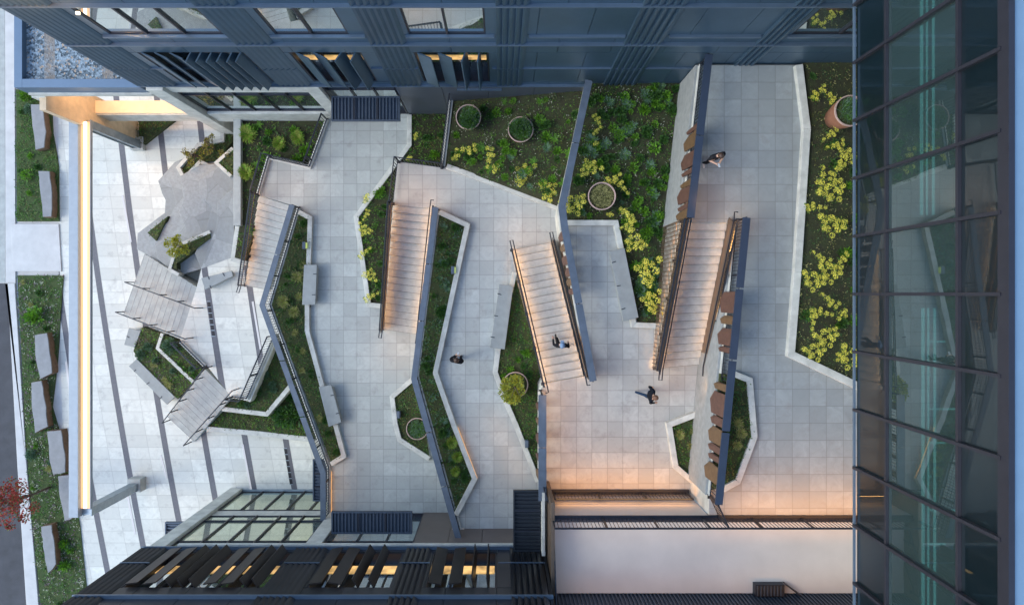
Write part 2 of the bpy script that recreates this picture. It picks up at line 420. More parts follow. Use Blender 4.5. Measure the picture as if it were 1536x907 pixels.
tiers = [
 (.18, [(237,271),(262,243),(290,232),(320,228),(351,222),(351,392),(302,403),(266,414),(219,381),(205,374),(206,350),(247,319),(248,300),(243,290)]),
 (.5, [(249,264),(276,236),(351,228),(351,390),(302,403),(266,414),(236,388),(230,354),(252,332),(264,304),(258,282)]),
 (.85, [(270,264),(300,247),(351,244),(351,392),(302,403),(272,412),(268,384),(279,345),(268,318),(276,296)]),
 (1.2, [(298,270),(326,250),(351,250),(351,392),(302,403),(292,380),(308,345),(318,312),(300,292)]),
 (1.63, [(326,304),(351,280),(351,392),(302,403),(312,372),(325,340)])]
rk = empty('rock_terrace', 'tiered blue-grey split stone terrace with cut facets left of the first stair', 'rock terrace')
z0 = -.1
for z, pts in tiers:
    MB().prism(PP(pts, z), z0, z).build('stone_tier', m_rock, rk, bevel=.02); z0 = z - .02

# ------------------------------------------------------------------ planting bed soils
GZ = .10
bed('bed_a', [(450,316),(468,326),(465,460),(461,496),(483,579),(516,684),(497,694),(408,457)], L1+GZ, soil_green)
bed('bed_b', [(617,172),(617,218),(537,326),(555,455),(578,458),(594,300),(600,245),(668,252),(676,168)], L1+GZ, soil_brown)
bed('bed_c', [(626,566),(614,574),(589,596),(594,636),(600,658),(644,686)], L1+GZ, soil_green)
bed('bed_d', [(660,320),(699,339),(652,558),(680,636),(710,718),(684,768),(628,563)], L2+GZ, soil_green)
bd = [(680,152,5.68),(668,250,5.75),(836,310,5.85),(845,300,6.2),(880,134,7.15)]
bed('bed_e', [(a,b) for a,b,_ in bd], 5.8, soil_brown, zf=[c for _,_,c in bd])
bed('bed_f', [(772,410),(766,440),(749,525),(745,558),(778,637),(806,706),(806,590),(815,572)], L2+GZ, soil_green)
bed('bed_g', [(882,122),(848,331),(927,332),(957,484),(993,487),(1004,345),(1006,326),(1024,116)], L3+GZ, soil_brown)
bed('bed_h', [(1052,624),(1007,640),(1017,700),(1044,724)], L3+GZ, soil_green)
bed('bed_i', [(1108,562),(1124,571),(1131,655),(1107,722),(1066,735),(1080,560)], L4+GZ, soil_green)
bed('bed_j', [(1207,92),(1216,192),(1198,410),(1188,530),(1340,606),(1340,88)], L4+GZ, soil_brown)
bed('bed_k', [(361,179),(494,177),(480,262),(398,310),(366,390),(352,386),(360,335)], 2.75, soil_brown, depth=1.2)
bed('bed_m', [(312,640),(345,600),(500,560),(520,662),(466,657)], .38, soil_green)
bed('bed_n', [(335,612),(349,596),(371,600),(412,500),(480,570),(433,580),(400,618)], 1.05, soil_green, depth=1)
bed('bed_o', [(214,490),(243,501),(237,523),(289,573),(266,598),(207,538),(200,526)], .38, soil_green)
bed('bed_p', [(243,501),(268,510),(304,554),(289,573),(237,523)], .8, soil_green, depth=.8)
bed('bed_q', [(252,324),(234,361),(221,349)], .62, soil_green)
bed('bed_r', [(265,404),(259,402),(265,380),(288,357),(315,350),(316,357),(265,395)], 1.25, soil_green, depth=1.2)
bed('bed_s', [(272,254),(297,220),(334,212),(334,194),(349,194),(349,213),(322,242),(300,243),(276,268)], .6, soil_green, depth=.6)
bed('bed_t', [(326,244),(350,222),(350,262)], 1.32, soil_green, depth=1.2)
bed('bed_u', [(208,178),(264,178),(208,222)], .25, soil_green, depth=.25)

# ------------------------------------------------------------------ planter kerbs
def curb(pts, z, h, label, w=.21, mat=None, light=None):
    mb = MB(); strip(mb, PP(pts, z+h), w, z-.1, z+h)
    o = mb.build('planter_kerb', mat or m_conc, bevel=.012)
    return tag(o, label, 'planter kerb')
curb([(448,318),(465,327),(462.5,397),(460.5,457),(460.5,496),(483,579),(503,637),(515.5,684),(496,696)], L1, .2, 'pale concrete kerb of the long crooked bed carrying two grey benches, nearest the rock garden')
curb([(614,172),(614,217),(534,325),(553,457),(574,459)], L1, .2, 'pale concrete kerb of the bed with yellow shrubs left of the second long stair')
curb([(622,566),(588,595),(593,636),(599,659),(644,688)], L1, .2, 'pale angular concrete kerb round the lower bed with a half hidden pot')
curb([(659,318),(701,337.5),(653,559),(680,636),(712,718),(684,772)], L2, .25, 'pale concrete kerb right of the long narrow crooked bed in the middle')
curb([(670,249),(742,275),(836,311)], L2, .22, 'straight concrete kerb below the bed with two green pots by the facade')
curb([(772,408),(765,440),(747,526),(743,558),(757,598),(775,640),(807,722)], L2, .22, 'bent concrete kerb left of the bed with the potted yellow-green tree')
curb([(846,334),(924,334),(932,373),(951,487),(993,489)], L3, .25, 'concrete kerb stepping round the bed beside the slanted grey bench')
curb([(1051,619),(1004,637),(1014,700),(1052,733)], L3, .25, 'pale concrete kerb of the small angular bed at the foot of the board-marked wall')
curb([(1100,560),(1125,570),(1132,655),(1107,722),(1085,734)], L4, .2, 'concrete kerb of the narrow bed right of the long dark plank rail')
curb([(1199,97),(1211,193),(1197,408),(1187,531),(1345,606)], L4, .22, 'long concrete kerb of the bed beneath the glass bridge', w=.26)
curb([(356,338),(349,389),(370,395)], 1.65, .5, 'white concrete kerb at the foot of the first long stair')
curb([(310,643),(387,650),(466,659)], 0, .45, 'long white seat wall along the lower edge of the dark shrub bed', w=.25)
curb([(333,613),(400,621),(436,578)], .38, .75, 'white bent concrete wall dividing the two terraced shrub beds', w=.22)
curb([(243,500),(236,522),(290,573)], .38, .5, 'white bent kerb dividing the bed between the two grey stone steps', w=.16)
curb([(268,412),(254,404),(265,369),(315,347.5)], .85, .45, 'white kerb round the little tree in the rock terrace', w=.16)
curb([(333,192),(333,210),(297,217),(267,251),(276,268),(300,242),(318,252)], .2, .6, 'white zigzag kerb of the upper rock terrace bed', w=.18)
curb([(349,222),(324,244),(346,264)], .9, .5, 'white hooked kerb beside the tall concrete wall', w=.16)
curb([(371,601),(412,505)], 1.05, .62, 'concrete wall top carrying the slanted picket railing above the shrub bed', w=.3)
mb = MB(); a, b = P(355.5, 178, 3.0), P(355.5, 338, 3.0)
mb.box(a[0]-.17, a[0]+.17, b[1], a[1], 0, 3.0); tag(mb.build('garden_wall', m_concd, bevel=.015), 'long straight grey concrete wall right of the rock terrace', 'wall')
# warm light lines below kerbs
def lightline(p, q, z, zz, aim, power, label):
    a, b = P(*p, z), P(*q, z); mb = MB(); mb.bar((*a, zz), (*b, zz), .012, .02)
    tag(mb.build('strip_light', m_warm), label, 'strip light', 'warm strip lights under the kerbs')
    area('glow', (*a, zz), (*b, zz), .03, power, aim)
lightline((507,642),(519.5,684), L1+.1, L1+.12, (1,0,-.5), 5, 'glowing strip under the kerb below the second grey bench')
lightline((687,640),(716,716), L2+.1, L2+.14, (1,0,-.5), 6, 'glowing strip along the lower kerb of the middle crooked bed')
lightline((497.5,706),(497.5,768), L1+.05, L1+.08, (1,0,-.4), 3, 'glowing strip along the terrace edge by the small dark canopy')

# ------------------------------------------------------------------ benches
def bench(pts, z, label, legs=True, marks=()):
    poly = PP(pts, z+.45); root = empty('bench', label, 'bench', loc=(*poly[0], z))
    ox, oy = poly[0]; loc = [(x-ox, y-oy) for x, y in poly]
    cx = sum(p[0] for p in loc)/len(loc); cy = sum(p[1] for p in loc)/len(loc)
    mb = MB(); mb.prism(loc, .33, .45); mb.build('seat', m_bench, root, bevel=.015)
    sm = [((x-cx)*.86+cx, (y-cy)*.86+cy) for x, y in loc]
    mb = MB(); mb.prism(sm, 0, .335); mb.build('base', m_concd, root, bevel=.01)
    for k, (p, q) in enumerate(marks):
        a, b = P(*p, z+.45), P(*q, z+.45); mb = MB(); mb.bar((a[0]-ox, a[1]-oy, .455), (b[0]-ox, b[1]-oy, .455), .035, .02); mb.build('skate_stop', m_steel, root)
    return root
bench([(456,397),(475.5,397),(473,457),(453,457)], L1, 'grey stone bench on the kerb of the long crooked bed, upper of the two there', marks=[((470,411),(475,411)),((468,442),(473,442))])
bench([(478,580),(497,577),(512,633),(493,640)], L1, 'grey stone bench on the kerb of the long crooked bed, lower of the two there', marks=[((496,593),(501,592)),((504,620),(509,619))])
bench([(749,426),(770,429),(757,524),(735,521)], L2, 'long slanted grey stone bench left of the stair with the person on it', marks=[((746,440),(752,442)),((741,473),(747,474)),((736,505),(742,506))])
bench([(914,377),(937,372),(958,476),(935,482)], L3, 'long slanted grey stone bench beside the bed with yellow shrubs, on the third terrace', marks=[((918,394),(924,392)),((925,429),(931,428)),((932,464),(938,462))])
bench([(193,492),(211,496),(202,521),(186,517)], 0, 'small square grey stone bench beside the wide steps', marks=[((190,504),(194,506))])
bench([(205,538),(262.5,595),(250,606.5),(193,549)], 0, 'long diagonal grey stone bench below the bed between the two small stairs', marks=[((201,557),(204,554)),((220,576),(224,573)),((240,598),(243,594))])
bench([(301.6,417),(347.5,406),(349.5,414),(307.5,434.5)], LB, 'pale grey stone bench standing on the dark paving band near the first long stair', marks=[((312,414),(314,419)),((334,409),(337,414)),((315,428),(317,433))])

def slabbench(pts, label):                        # split stone seats along the street
    z = .5; poly = PP(pts, z); ox, oy = poly[0]
    root = empty('stone_seat', label, 'stone seat', 'split stone seats in the street bed', loc=(ox, oy, 0))
    fine = []
    n = len(poly)
    for i in range(n):
        a, b = Vector(poly[i]), Vector(poly[(i+1)%n]); k = max(1, int((b-a).length/.3))
        for j in range(k):
            p = a.lerp(b, j/k); fine.append((p.x-ox+rnd.uniform(-.025,.025), p.y-oy+rnd.uniform(-.02,.02)))
    mb = MB(); mb.prism([(x*1.0, y) for x, y in fine], .0, .44); mb.build('block', m_stoneside, root, bevel=.02)
    mb = MB(); cx = sum(p[0] for p in fine)/len(fine); cy = sum(p[1] for p in fine)/len(fine)
    mb.prism([((x-cx)*.985+cx, (y-cy)*.99+cy) for x, y in fine], .44, .5); mb.build('seat', m_stonetop, root, bevel=.01)
slabbench([(46,156),(64,156),(69,198),(66,222),(53,225),(50,200)], 'dark split stone seat at the top of the street bed, below the gravel roof corner')
slabbench([(57,256),(74,256),(78,290),(77,325),(64,326),(61,290)], 'dark split stone seat just above the concrete crossing')
slabbench([(51,502),(70,499),(75,530),(78,560),(61,568),(54,540)], 'dark split stone seat below the lime green shrub of the street bed')
slabbench([(47,573),(62,571),(69,610),(71,640),(52,649),(48,610)], 'dark split stone seat second down from the lime green shrub of the street bed')
slabbench([(71,646),(92,645),(98,690),(98,708),(80,712),(74,690)], 'dark split stone seat third down from the lime green shrub of the street bed')
slabbench([(87,714),(103,712),(108,778),(97,781),(90,750)], 'dark split stone seat half under the end of the glowing light beam')
slabbench([(61,789),(77,787),(83,830),(84,846),(72,860),(66,830)], 'dark split stone seat lowest in the street bed with a pale broken edge')

# ------------------------------------------------------------------ railings
def rail(pts, z0, z1, label, h=1.07, pmat=None, spacing=.12, plank=0, posts=1.5, bronze=False, group=None, mesh=False, handrail=False, name='railing', pick=.018, curbw=0):
    """pts: world polyline; z0..z1 slopes along its length"""
    root = empty(name, label, 'railing', group)
    L = [0]
    for i in range(1, len(pts)): L.append(L[-1] + (Vector(pts[i])-Vector(pts[i-1])).length)
    T = L[-1]
    def at(s):
        s = min(max(s, 0), T)
        for i in range(1, len(pts)):
            if s <= L[i]+1e-6:
                t = (s-L[i-1])/(L[i]-L[i-1]); p = Vector(pts[i-1]).lerp(Vector(pts[i]), t)
                return Vector((p.x, p.y, z0+(z1-z0)*s/T))
    K = [at(l) for l in L]
    up = Vector((0,0,1))
    if plank:
        mb = MB()
        Lf, Rg = offset(pts, plank)
        for i in range(len(pts)-1):
            q = [Rg[i], Rg[i+1], Lf[i+1], Lf[i]]; zz = [K[i].z+h, K[i+1].z+h, K[i+1].z+h, K[i].z+h]
            ns = max(1, round((Vector(pts[i+1])-Vector(pts[i])).length/2.4))
            for j in range(ns):
                a_, b_ = j/ns, (j+1)/ns-(.006 if j < ns-1 else 0); V = Vector
                q = [tuple(V(Rg[i]).lerp(V(Rg[i+1]), a_)), tuple(V(Rg[i]).lerp(V(Rg[i+1]), b_)), tuple(V(Lf[i]).lerp(V(Lf[i+1]), b_)), tuple(V(Lf[i]).lerp(V(Lf[i+1]), a_))]
                mb.prism(q, [z-.05 for z in zz], zz)
        mb.build('cap_plank', pmat or m_plank, root)
    else:
        mb = MB(); mb.tube([k+up*h for k in K], .025, 6); mb.build('top_rail', m_steel, root)
    mb = MB()
    for i in range(len(K)-1):
        mb.bar(K[i]+up*.1, K[i+1]+up*.1, .03, .04); mb.bar(K[i]+up*(h-.1), K[i+1]+up*(h-.1), .02, .03)
    n = int(T/spacing)
    for i in range(n+1):
        p = at(i*spacing); mb.bar(p+up*.1, p+up*(h-.08), pick, pick)
    if mesh:
        for f in (.3, .5, .7):
            for i in range(len(K)-1): mb.bar(K[i]+up*h*f, K[i+1]+up*h*f, .014, .014)
    mb.build('picket_panel', m_steel, root)
    n = max(1, int(T/posts))
    for i in range(n+1):
        p = at(T*i/n); mb = MB(); mb.bar(p-up*.12, p+up*(h-.02), .05, .06); mb.box(p.x-.06, p.x+.06, p.y-.06, p.y+.06, p.z-.02, p.z+.02)
        mb.build('post', m_steel, root)
    if curbw:
        mb = MB(); 
        Lf, Rg = offset(pts, curbw)
        for i in range(len(pts)-1):
            mb.prism([Rg[i], Rg[i+1], Lf[i+1], Lf[i]], [K[i].z-.12, K[i+1].z-.12, K[i+1].z-.12, K[i].z-.12], [K[i].z+.07, K[i+1].z+.07, K[i+1].z+.07, K[i].z+.07])
        mb.build('wall_coping', m_conc, root, bevel=.01)
    root['_'] = 0; del root['_']
    return root, at, T
def pts_up(lst, z): return PP(lst, z)

# G1 / G2 / G3 / G4 plank guards (concrete coping line read at terrace level)
g1 = rail(pts_up([(449,312),(406,457),(494,700),(494,770)], L1), L1+.05, L1+.05, 'crooked plank-capped railing on the edge of the first terrace, above the upper plaza', plank=.24, curbw=.16, mesh=True)
g2 = rail(pts_up([(657,316),(626,563),(691,797)], L2), L2+.05, L2+.05, 'crooked plank-capped railing left of the narrow middle bed', plank=.24, curbw=.16, mesh=True)
g3a = rail(pts_up([(878,134),(839,315),(843,345),(884,566)], L3), L3+.05, L3+.05, 'plank-capped railing from the facade down the right side of the stair with the person', plank=.27, curbw=.16, posts=2.2)
g3b = rail(pts_up([(811,586),(811,738)], L3), L3+.05, L3+.05, 'straight plank-capped railing below the stair with the person', plank=.30, curbw=.2, posts=2.2)
g4a = rail([W4a, W4b], L4+.02, L4+.02, 'plank-capped railing with rusty steel plates beside the person holding a phone', plank=.26, pmat=M('dark_blue_plank', (.03,.045,.075), .5, .1, 3, .12, .05, 60), curbw=.1, posts=1.9)
g4b = rail([W4c, W4d], L4+.02, L4+.02, 'long plank-capped railing with rusty steel plates above the board-marked wall', plank=.26, pmat=M('dark_blue_plank', (.03,.045,.075), .5, .1, 3, .12, .05, 60), curbw=.1, posts=1.9)
# weathered steel plates hung on the outer face of the guards
def plates(g, spans, side, drop=.5, mats=(m_corten, m_corten2), zb=0):
    root, at, T = g
    for k, (a, b, dr) in enumerate(spans):
        p, q = at(T*a), at(T*b); d = (q-p).normalized(); nn = Vector((d.y, -d.x, 0))*side
        m = p.lerp(q, .42); top = 1.0; mb = MB()
        out = .10
        pr = [(p, top), (q, top), (q, .12-dr*.7), (m, -.02-dr), (p, .2-dr*.6)]
        vs = []
        for off in (out, out+.03):
            for pt, zz in pr:
                tw = .10 if pt is q or zz < .05 else 0
                vs.append(pt + nn*(off+tw*(1-zz)*.6) + Vector((0,0,zz)))
        mb.add(vs, [(0,1,2,3,4),(9,8,7,6,5)]+[(i, 5+i, 5+(i+1)%5, (i+1)%5) for i in range(5)])
        mb.build('steel_plate', mats[k % 3 == 1], root)
# which side is west for a line running south: direction (0,-1): nn=(d.y,-d.x)=(-1,0)
plates(g4a, [(.42,.455,.1),(.46,.56,.25),(.585,.68,.3),(.69,.725,.1),(.76,.80,.1),(.805,.90,.3),(.91,.945,.1),(.945,1.0,.2)], 1)
plates(g4b, [(.26,.335,.3),(.345,.375,.1),(.39,.45,.2),(.455,.475,.0),(.585,.61,.1),(.62,.70,.3),(.705,.735,.1),(.745,.80,.2),(.805,.83,.1),(.84,.86,.0),(.875,.935,.25)], 1)
plates(g3a, [(.50,.53,.1),(.54,.565,.2),(.58,.61,.3),(.62,.65,.1),(.655,.68,.2),(.69,.71,.1)], 1)
plates(g3b, [(.1,.16,.1),(.25,.3,.1),(.4,.48,.1),(.6,.64,.1),(.75,.82,.1)], 1)

# concrete retaining wall faces with board marks
def boardmat():
    s = N('board_marked_concrete')
    sep = s.n('ShaderNodeSeparateXYZ'); s.t.links.new(s.co.outputs['Object'], sep.inputs[0])
    fr = s.math('FRACT', s.math('DIVIDE', s.math('ADD', sep.outputs[2], s.math('MULTIPLY', sep.outputs[1], .25)), .19))
    j = s.math('LESS_THAN', fr, .08)
    c = s.mix(s.ramp(s.noise(4, 5), .3, .7), (.20, .215, .215), (.28, .295, .295)); c = s.mix(s.math('MULTIPLY', j, .35), c, (.25, .23, .2))
    s.bsdf(c, .8, 0, s.noise(25, 4), .2); return s.m
m_board = boardmat()
def wallface(a, b, z0, z1, label, t=.12):
    mb = MB(); d = (Vector(b)-Vector(a)).normalized(); n = Vector((d.y, -d.x))*t
    mb.prism([a, b, tuple(Vector(b)+n), tuple(Vector(a)+n)], z0, z1)
    return tag(mb.build('retaining_wall', m_board, bevel=.01), label, 'wall')
wallface(W4a, W4b, L3-.1, L4-.03, 'pale board-marked concrete wall left of the person holding a phone', .14)
wallface(W4c, W4d, L3-.1, L4-.03, 'long pale board-marked concrete wall below the rusty steel plates', .14)

# picket railings
def prail(lst, z, label, **k): return rail(PP(lst, z), z+.05, z+.05, label, spacing=.13, **k)
prail([(491,180),(465,251),(404,237),(388,292)], L1, 'dark picket railing turning round the upper left corner of the first terrace', curbw=.16)
prail([(677,150),(665,250)], L2, 'dark picket railing between the two beds by the facade', curbw=.18)
prail([(663,252),(597,243),(590,306)], L2, 'dark picket railing turning round the corner above the second long stair')
prail([(272,512),(309,549)], LB, 'short slanted picket railing with white base between the two grey steps', curbw=.16)
prail([(412,503),(371,597),(350,594)], LB, 'slanted picket railing on the upper plaza edge by the shrub bed', curbw=.16)
yr = -7.72
tag(MB().box(1.95, 7.35, -7.80, -7.62, L3-.05, L3+.10).build('steel_ledge', m_steel, bevel=.01), 'dark metal ledge under the railing at the lower edge of the third terrace', 'ledge')
tag(MB().box(1.86, 18, -8.10, -7.86, L4-.015, L4+.04).build('steel_ledge', m_steel, bevel=.01), 'dark metal ledge under the longest picket railing', 'ledge')
tag(MB().box(1.76, 1.90, -10.9, -7.3, L3, L4+.35).build('steel_screen', m_bronze, bevel=.01), 'narrow dark bronze wall at the left end of the white roof', 'wall')
tag(MB().box(1.55, 1.66, -9.8, -7.42, L3-.1, L3+1.15).build('garden_wall', m_conc, bevel=.01), 'narrow pale wall right of the dark canopy with crosswise ribs', 'wall')
rail([(2.05,yr),(7.25,yr)], L3+.02, L3+.02, 'long dark picket railing at the lower edge of the third terrace', spacing=.13, h=1.0)
rail([(1.85,-7.97),(16,-7.97)], L4+.02, L4+.02, 'longest dark picket railing, in front of the white roof', spacing=.13, posts=1.6)
rail([(7.42,-7.2),(7.75,-7.9)], L4+.02, L4+.02, 'short dark railing piece where the long plank railing ends', spacing=.13)
rail([(1.62,-7.25),(1.9,-8.0),(1.9,-10.6)], L3+.4, L4, 'dark railing running down beside the ribbed canopy', spacing=.1, mesh=True)

# stair rails: picket/bronze sides with lit handrail
def stairrail(a, b, zt, zb, side, label, power=20, bronze=False, mesh=True, ext=.35, h=.95, inner=.12, pickets=True):
    a, b = Vector(a), Vector(b); d = (b-a).normalized(); L = (b-a).length
    root, at, T = rail([tuple(a), tuple(b)], zt+.02, zb+.02, label, h=h, spacing=.11, mesh=mesh, posts=1.35)
    n = Vector((-d.y, d.x))*side
    A = Vector((*(a+n*inner), zt+.86)); B = Vector((*(b+n*inner), zb+.86))
    Bx = Vector((*(b+n*inner+d*ext), zb+.86)); Ax = Vector((*(a+n*inner-d*.25), zt+.86)); Ao = Vector((*(a-d*.25), zt+.86)); Bo = Vector((*(b+d*ext), zb+.86))
    mb = MB(); mb.tube([Ao, Ax, A, B, Bx, Bo, Vector((*b, zb+.86))], .024, 6); mb.build('handrail', m_steel, root)
    up = Vector((0,0,1))
    mb = MB(); mb.bar(A-up*.035, B-up*.035, .022, .012); mb.build('light_strip', m_warm, root)
    if bronze:
        mb = MB(); mb.bar(Vector((*(a+n*.05), zt+.45)), Vector((*(b+n*.05), zb+.45)), .02, .75); mb.build('side_panel', m_bronze, root)
    area('handrail_light', A-up*.50-Vector((*(n*.06), 0)), B-up*.50-Vector((*(n*.06), 0)), .03, power*1.1, (n.x*.3, n.y*.3, -1), spread=170)
    area('handrail_light', A-up*.05+Vector((*(-n*.1), 0)), B-up*.05+Vector((*(-n*.1), 0)), .03, power*.22, (-n.x, -n.y, -.9))
def sh(p, q, s): p, q = Vector(p), Vector(q); return tuple(p+(q-p)*s)
stairrail(S1[0], S1[1], L1, LB, 1, 'dark railing with lit handrail left of the first long stair', 12)
stairrail(sh(S2[0],S2[2],-.03), sh(S2[1],S2[3],-.03), L2, L1, 1, 'dark railing with lit handrail left of the second long stair', 34, bronze=True)
stairrail(sh(S2[2],S2[0],-.03), sh(S2[3],S2[1],-.06), L2, L1, -1, 'dark railing with lit handrail right of the second long stair', 30)
stairrail(sh(S3[0],S3[2],-.03), sh(S3[1],S3[3],-.03), L3, L2, -1, 'dark railing with lit handrail left of the walking person in a blue cap', 34)
stairrail(sh(S3[2],S3[0],-.06), sh(S3[3],S3[1],-.06), L3, L2, 1, 'dark railing with lit handrail right of the walking person in a blue cap', 34, bronze=True)
stairrail(sh(S4[0],S4[2],-.01), sh(S4[1],S4[3],-.01), L4, L3, 1, 'bronze lattice railing with lit handrail between the stair and the bed with yellow shrubs', 34, bronze=True)
stairrail(sh(S4[2],S4[0],-.02), sh(S4[3],S4[1],-.02), L4, L3, -1, 'bronze railing with lit handrail between the stair and the board-marked wall', 34, bronze=True)
lat = empty('lattice_screen', 'warmly lit bronze lattice along the left flank of the stair nearest the glass bridge', 'lattice screen')
def lattice(root, a, b, zt, zb, off, low):
    a, b = Vector(a), Vector(b); d = (b-a); L_ = d.length; d.normalize(); n = Vector((d.y, -d.x))*off; mb = MB()
    for k in range(int(L_/.16)+1):
        t = k*.16/L_; p = a.lerp(b, t)+n; z = zt+(zb-zt)*t; mb.bar((p.x, p.y, low), (p.x, p.y, z), .022, .022)
    for k in range(17):
        z = low+.15+k*.2; t1 = min(1, max(0, (zt-z)/(zt-zb))); q = a.lerp(b, t1)+n; p = a+n
        if t1 > .03: mb.bar((p.x, p.y, z), (q.x, q.y, z), .02, .02)
    mb.build('lattice', m_bronze, root); mb = MB(); mb.bar((*(a+n), zt), (*(b+n), zb), .05, .05); mb.build('top_rail', m_steel, root)
la, lb_ = Vector(sh(S4[0],S4[2],-.02)), Vector(sh(S4[1],S4[3],-.02))
lattice(lat, la, lb_, L4+.95, L3+.95, .10, L3+.1)
area('lattice_glow', (*(la+Vector((-.08,0))), L4), (*(lb_+Vector((-.08,0))), L3+.1), .03, 22, (0,0,-1))
# glow on the board wall beside stair four
area('wall_glow', (8.20, 2.2, L4+.2), (7.85, -2.7, L3+.9), .04, 42, (.35, 0, -1))

# thin handrails of the two stone steps
def step_rail(p, q, zp, zq, n, label):
    a, b = P(*p, zp), P(*q, zq); A, B = Vector((*a, zp+.0)), Vector((*b, zq+.0)); up = Vector((0,0,.9))
    root = empty('handrail', label, 'handrail', loc=(0,0,0))
    mb = MB(); mb.tube([A+up, B+up], .028, 6); mb.build('rail', m_steel, root)
    mb = MB(); mb.bar(A+up*.96, B+up*.96, .02, .012); mb.build('light_strip', m_warm, root)
    for i in range(n):
        g = A.lerp(B, i/(n-1)); mb = MB(); mb.bar(g-Vector((0,0,.05)), g+up, .03, .05); mb.build('post', m_steel, root)
    area('handrail_light', A+up*.93, B+up*.93, .03, 9, (0,0,-1))
def base_of(px, py, z, h):           # rail-top reading -> plan position
    x, y = P(px, py, z+h); return (CX + x*F/(H-z), CY - y*F/(H-z))
for (p, q, zp, zq, n, lb) in [((187,423),(292,462), 0, LB, 5, 'slanting thin handrail across the middle of the wide stone steps'),
                          ((173,468),(277,508), 0, LB, 5, 'slanting thin handrail along the lower edge of the wide stone steps'),
                          ((243,634),(306,552), 0, LB, 6, 'thin handrail on the left side of the short slanted steps'),
                          ((275,668),(348,586), 0, LB, 5, 'thin handrail on the right side of the short slanted steps')]:
    step_rail(base_of(*p, zp, .9), base_of(*q, zq, .9), zp, zq, n, lb)

# ------------------------------------------------------------------ plaza inlays
for p, q, z, lb in [((184,293),(196.5,363),0,'long white inlaid light bar left of the rock terrace'), ((241,682),(250,717),0,'short white inlaid light bar below the diagonal bench'),
        ((191,740),(203,801),0,'white inlaid light bar below the leaning steel post'), ((364,666),(377,735),0,'white inlaid light bar near the concrete frame of the storefront'),
        ((379,452),(391,524),LB,'white inlaid light bar on the upper plaza left of the plank railing'), ((130,310),(131.5,328),0,'tiny white inlaid light bar beside the glowing beam, upper end'),
        ((99,542),(104,582),0,'white inlaid light bar just left of the glowing beam')]:
    a, b = P(*p, z), P(*q, z); mb = MB(); mb.bar((*a, z+.006), (*b, z+.006), .09, .02); 
    tag(mb.build('inlaid_light', m_inlay), lb, 'inlaid light', 'white light bars set in the plaza paving')
for p, q, z, lb in [((313,452),(320.5,504),LB,'black slotted grate in the dark band below the pale stone bench'), ((428,672),(437,726),0,'black slotted grate in the dark band near the small dark canopy')]:
    a, b = Vector((*P(*p, z), z+.004)), Vector((*P(*q, z), z+.004)); root = empty('drain_grate', lb, 'drain grate')
    mb = MB(); mb.bar(a, b, .14, .012); mb.build('frame', m_black, root)
    for k in range(7): 
        g = a.lerp(b, k/6); mb = MB(); mb.bar(g-Vector((.09,0,-.012)), g+Vector((.09,0,.012)), .03, .01); mb.build('bracket', m_galv, root)

# ------------------------------------------------------------------ light beam portal on the street side
root = empty('light_portal', 'long pale steel beam with a glowing warm trough on two steel posts', 'light portal')
zb_ = 4.7; x0 = P(103,0,zb_)[0]; x1 = P(117,0,zb_)[0]; x2 = P(131,0,zb_)[0]; ya = P(0,171,zb_)[1]; yb = P(0,776,zb_)[1]
MB().box(x0, x1, yb, ya, zb_-.35, zb_).build('beam', m_alu, root, bevel=.01)
MB().box(x1, x2, yb+.35, ya-.3, zb_-.3, zb_-.2).build('light_trough', m_bar, root)
MB().box((x1+x2)/2-.065, (x1+x2)/2+.065, yb+.36, ya-.31, zb_-.198, zb_-.16).build('lamp_tube', m_barc, root)
MB().box(x2, x2+.025, yb+.3, ya-.2, zb_-.35, zb_-.18).build('side_lip', m_alu, root)
xc = P(122,0,zb_)[0]
for yy, zf in ((yb+.25, .55), (ya-.3, .3)):
    mb = MB(); mb.box(x1-.02, x1+.42, yy-.22, yy+.1, zf, zb_-.31)
    mb.box(x1-.0, x1+.05, yy-.28, yy-.22, zf, zb_-.31); mb.box(x1+.36, x1+.42, yy-.28, yy-.22, zf, zb_-.31)
    mb.build('post', m_galv, root, bevel=.01)
    MB().box(x1-.12, x1+.55, yy-.34, yy+.32, 0, zf).build('footing', m_concd, root, bevel=.02)
area('beam_light', (xc, yb+.4, zb_-.4), (xc, ya-.4, zb_-.4), .3, 60, (0,0,-1))

# ------------------------------------------------------------------ pots, plants
def hemi_dir():
    while 1:
        v = Vector((rnd.gauss(0,1), rnd.gauss(0,1), abs(rnd.gauss(0,1))))
        if v.length > .1: return v.normalized()
def clump(mb, c, r, n, l, wd, flat=.7, k=None, fill=.35):
    c = Vector(c)
    for _ in range(n):
        d = hemi_dir(); rr = r*(fill + (1-fill)*rnd.random()**.5)
        p = c + Vector((d.x*rr, d.y*rr, d.z*rr*flat))
        o = (d + Vector((rnd.uniform(-.7,.7), rnd.uniform(-.7,.7), rnd.uniform(-.2,.6)))).normalized()
        if k: mb.k = rnd.choice(k)
        mb.leaf(p, o, Vector((rnd.uniform(-.5,.5), rnd.uniform(-.5,.5), 1)), l*rnd.uniform(.6,1.3), wd*rnd.uniform(.7,1.3))
def head(mb, c, r, k):            # domed flower head: many tiny petals facing up
    for _ in range(int(44)):
        a = rnd.uniform(0, 6.283); q = r*rnd.random()**.5; z = math.sqrt(max(0, 1-(q/r)**2))*r*.6
        p = Vector((c[0]+q*math.cos(a), c[1]+q*math.sin(a), c[2]+z)); s = r*.34
        mb.k = rnd.choice(k); t = rnd.uniform(0, 3)
        ux = Vector((math.cos(t), math.sin(t), rnd.uniform(-.4,.4)))*s*.5; uy = Vector((-math.sin(t), math.cos(t), rnd.uniform(-.2,.2)))*s*.5
        mb.add([p-ux, p-uy, p+ux, p+uy], [(0,1,2,3)])
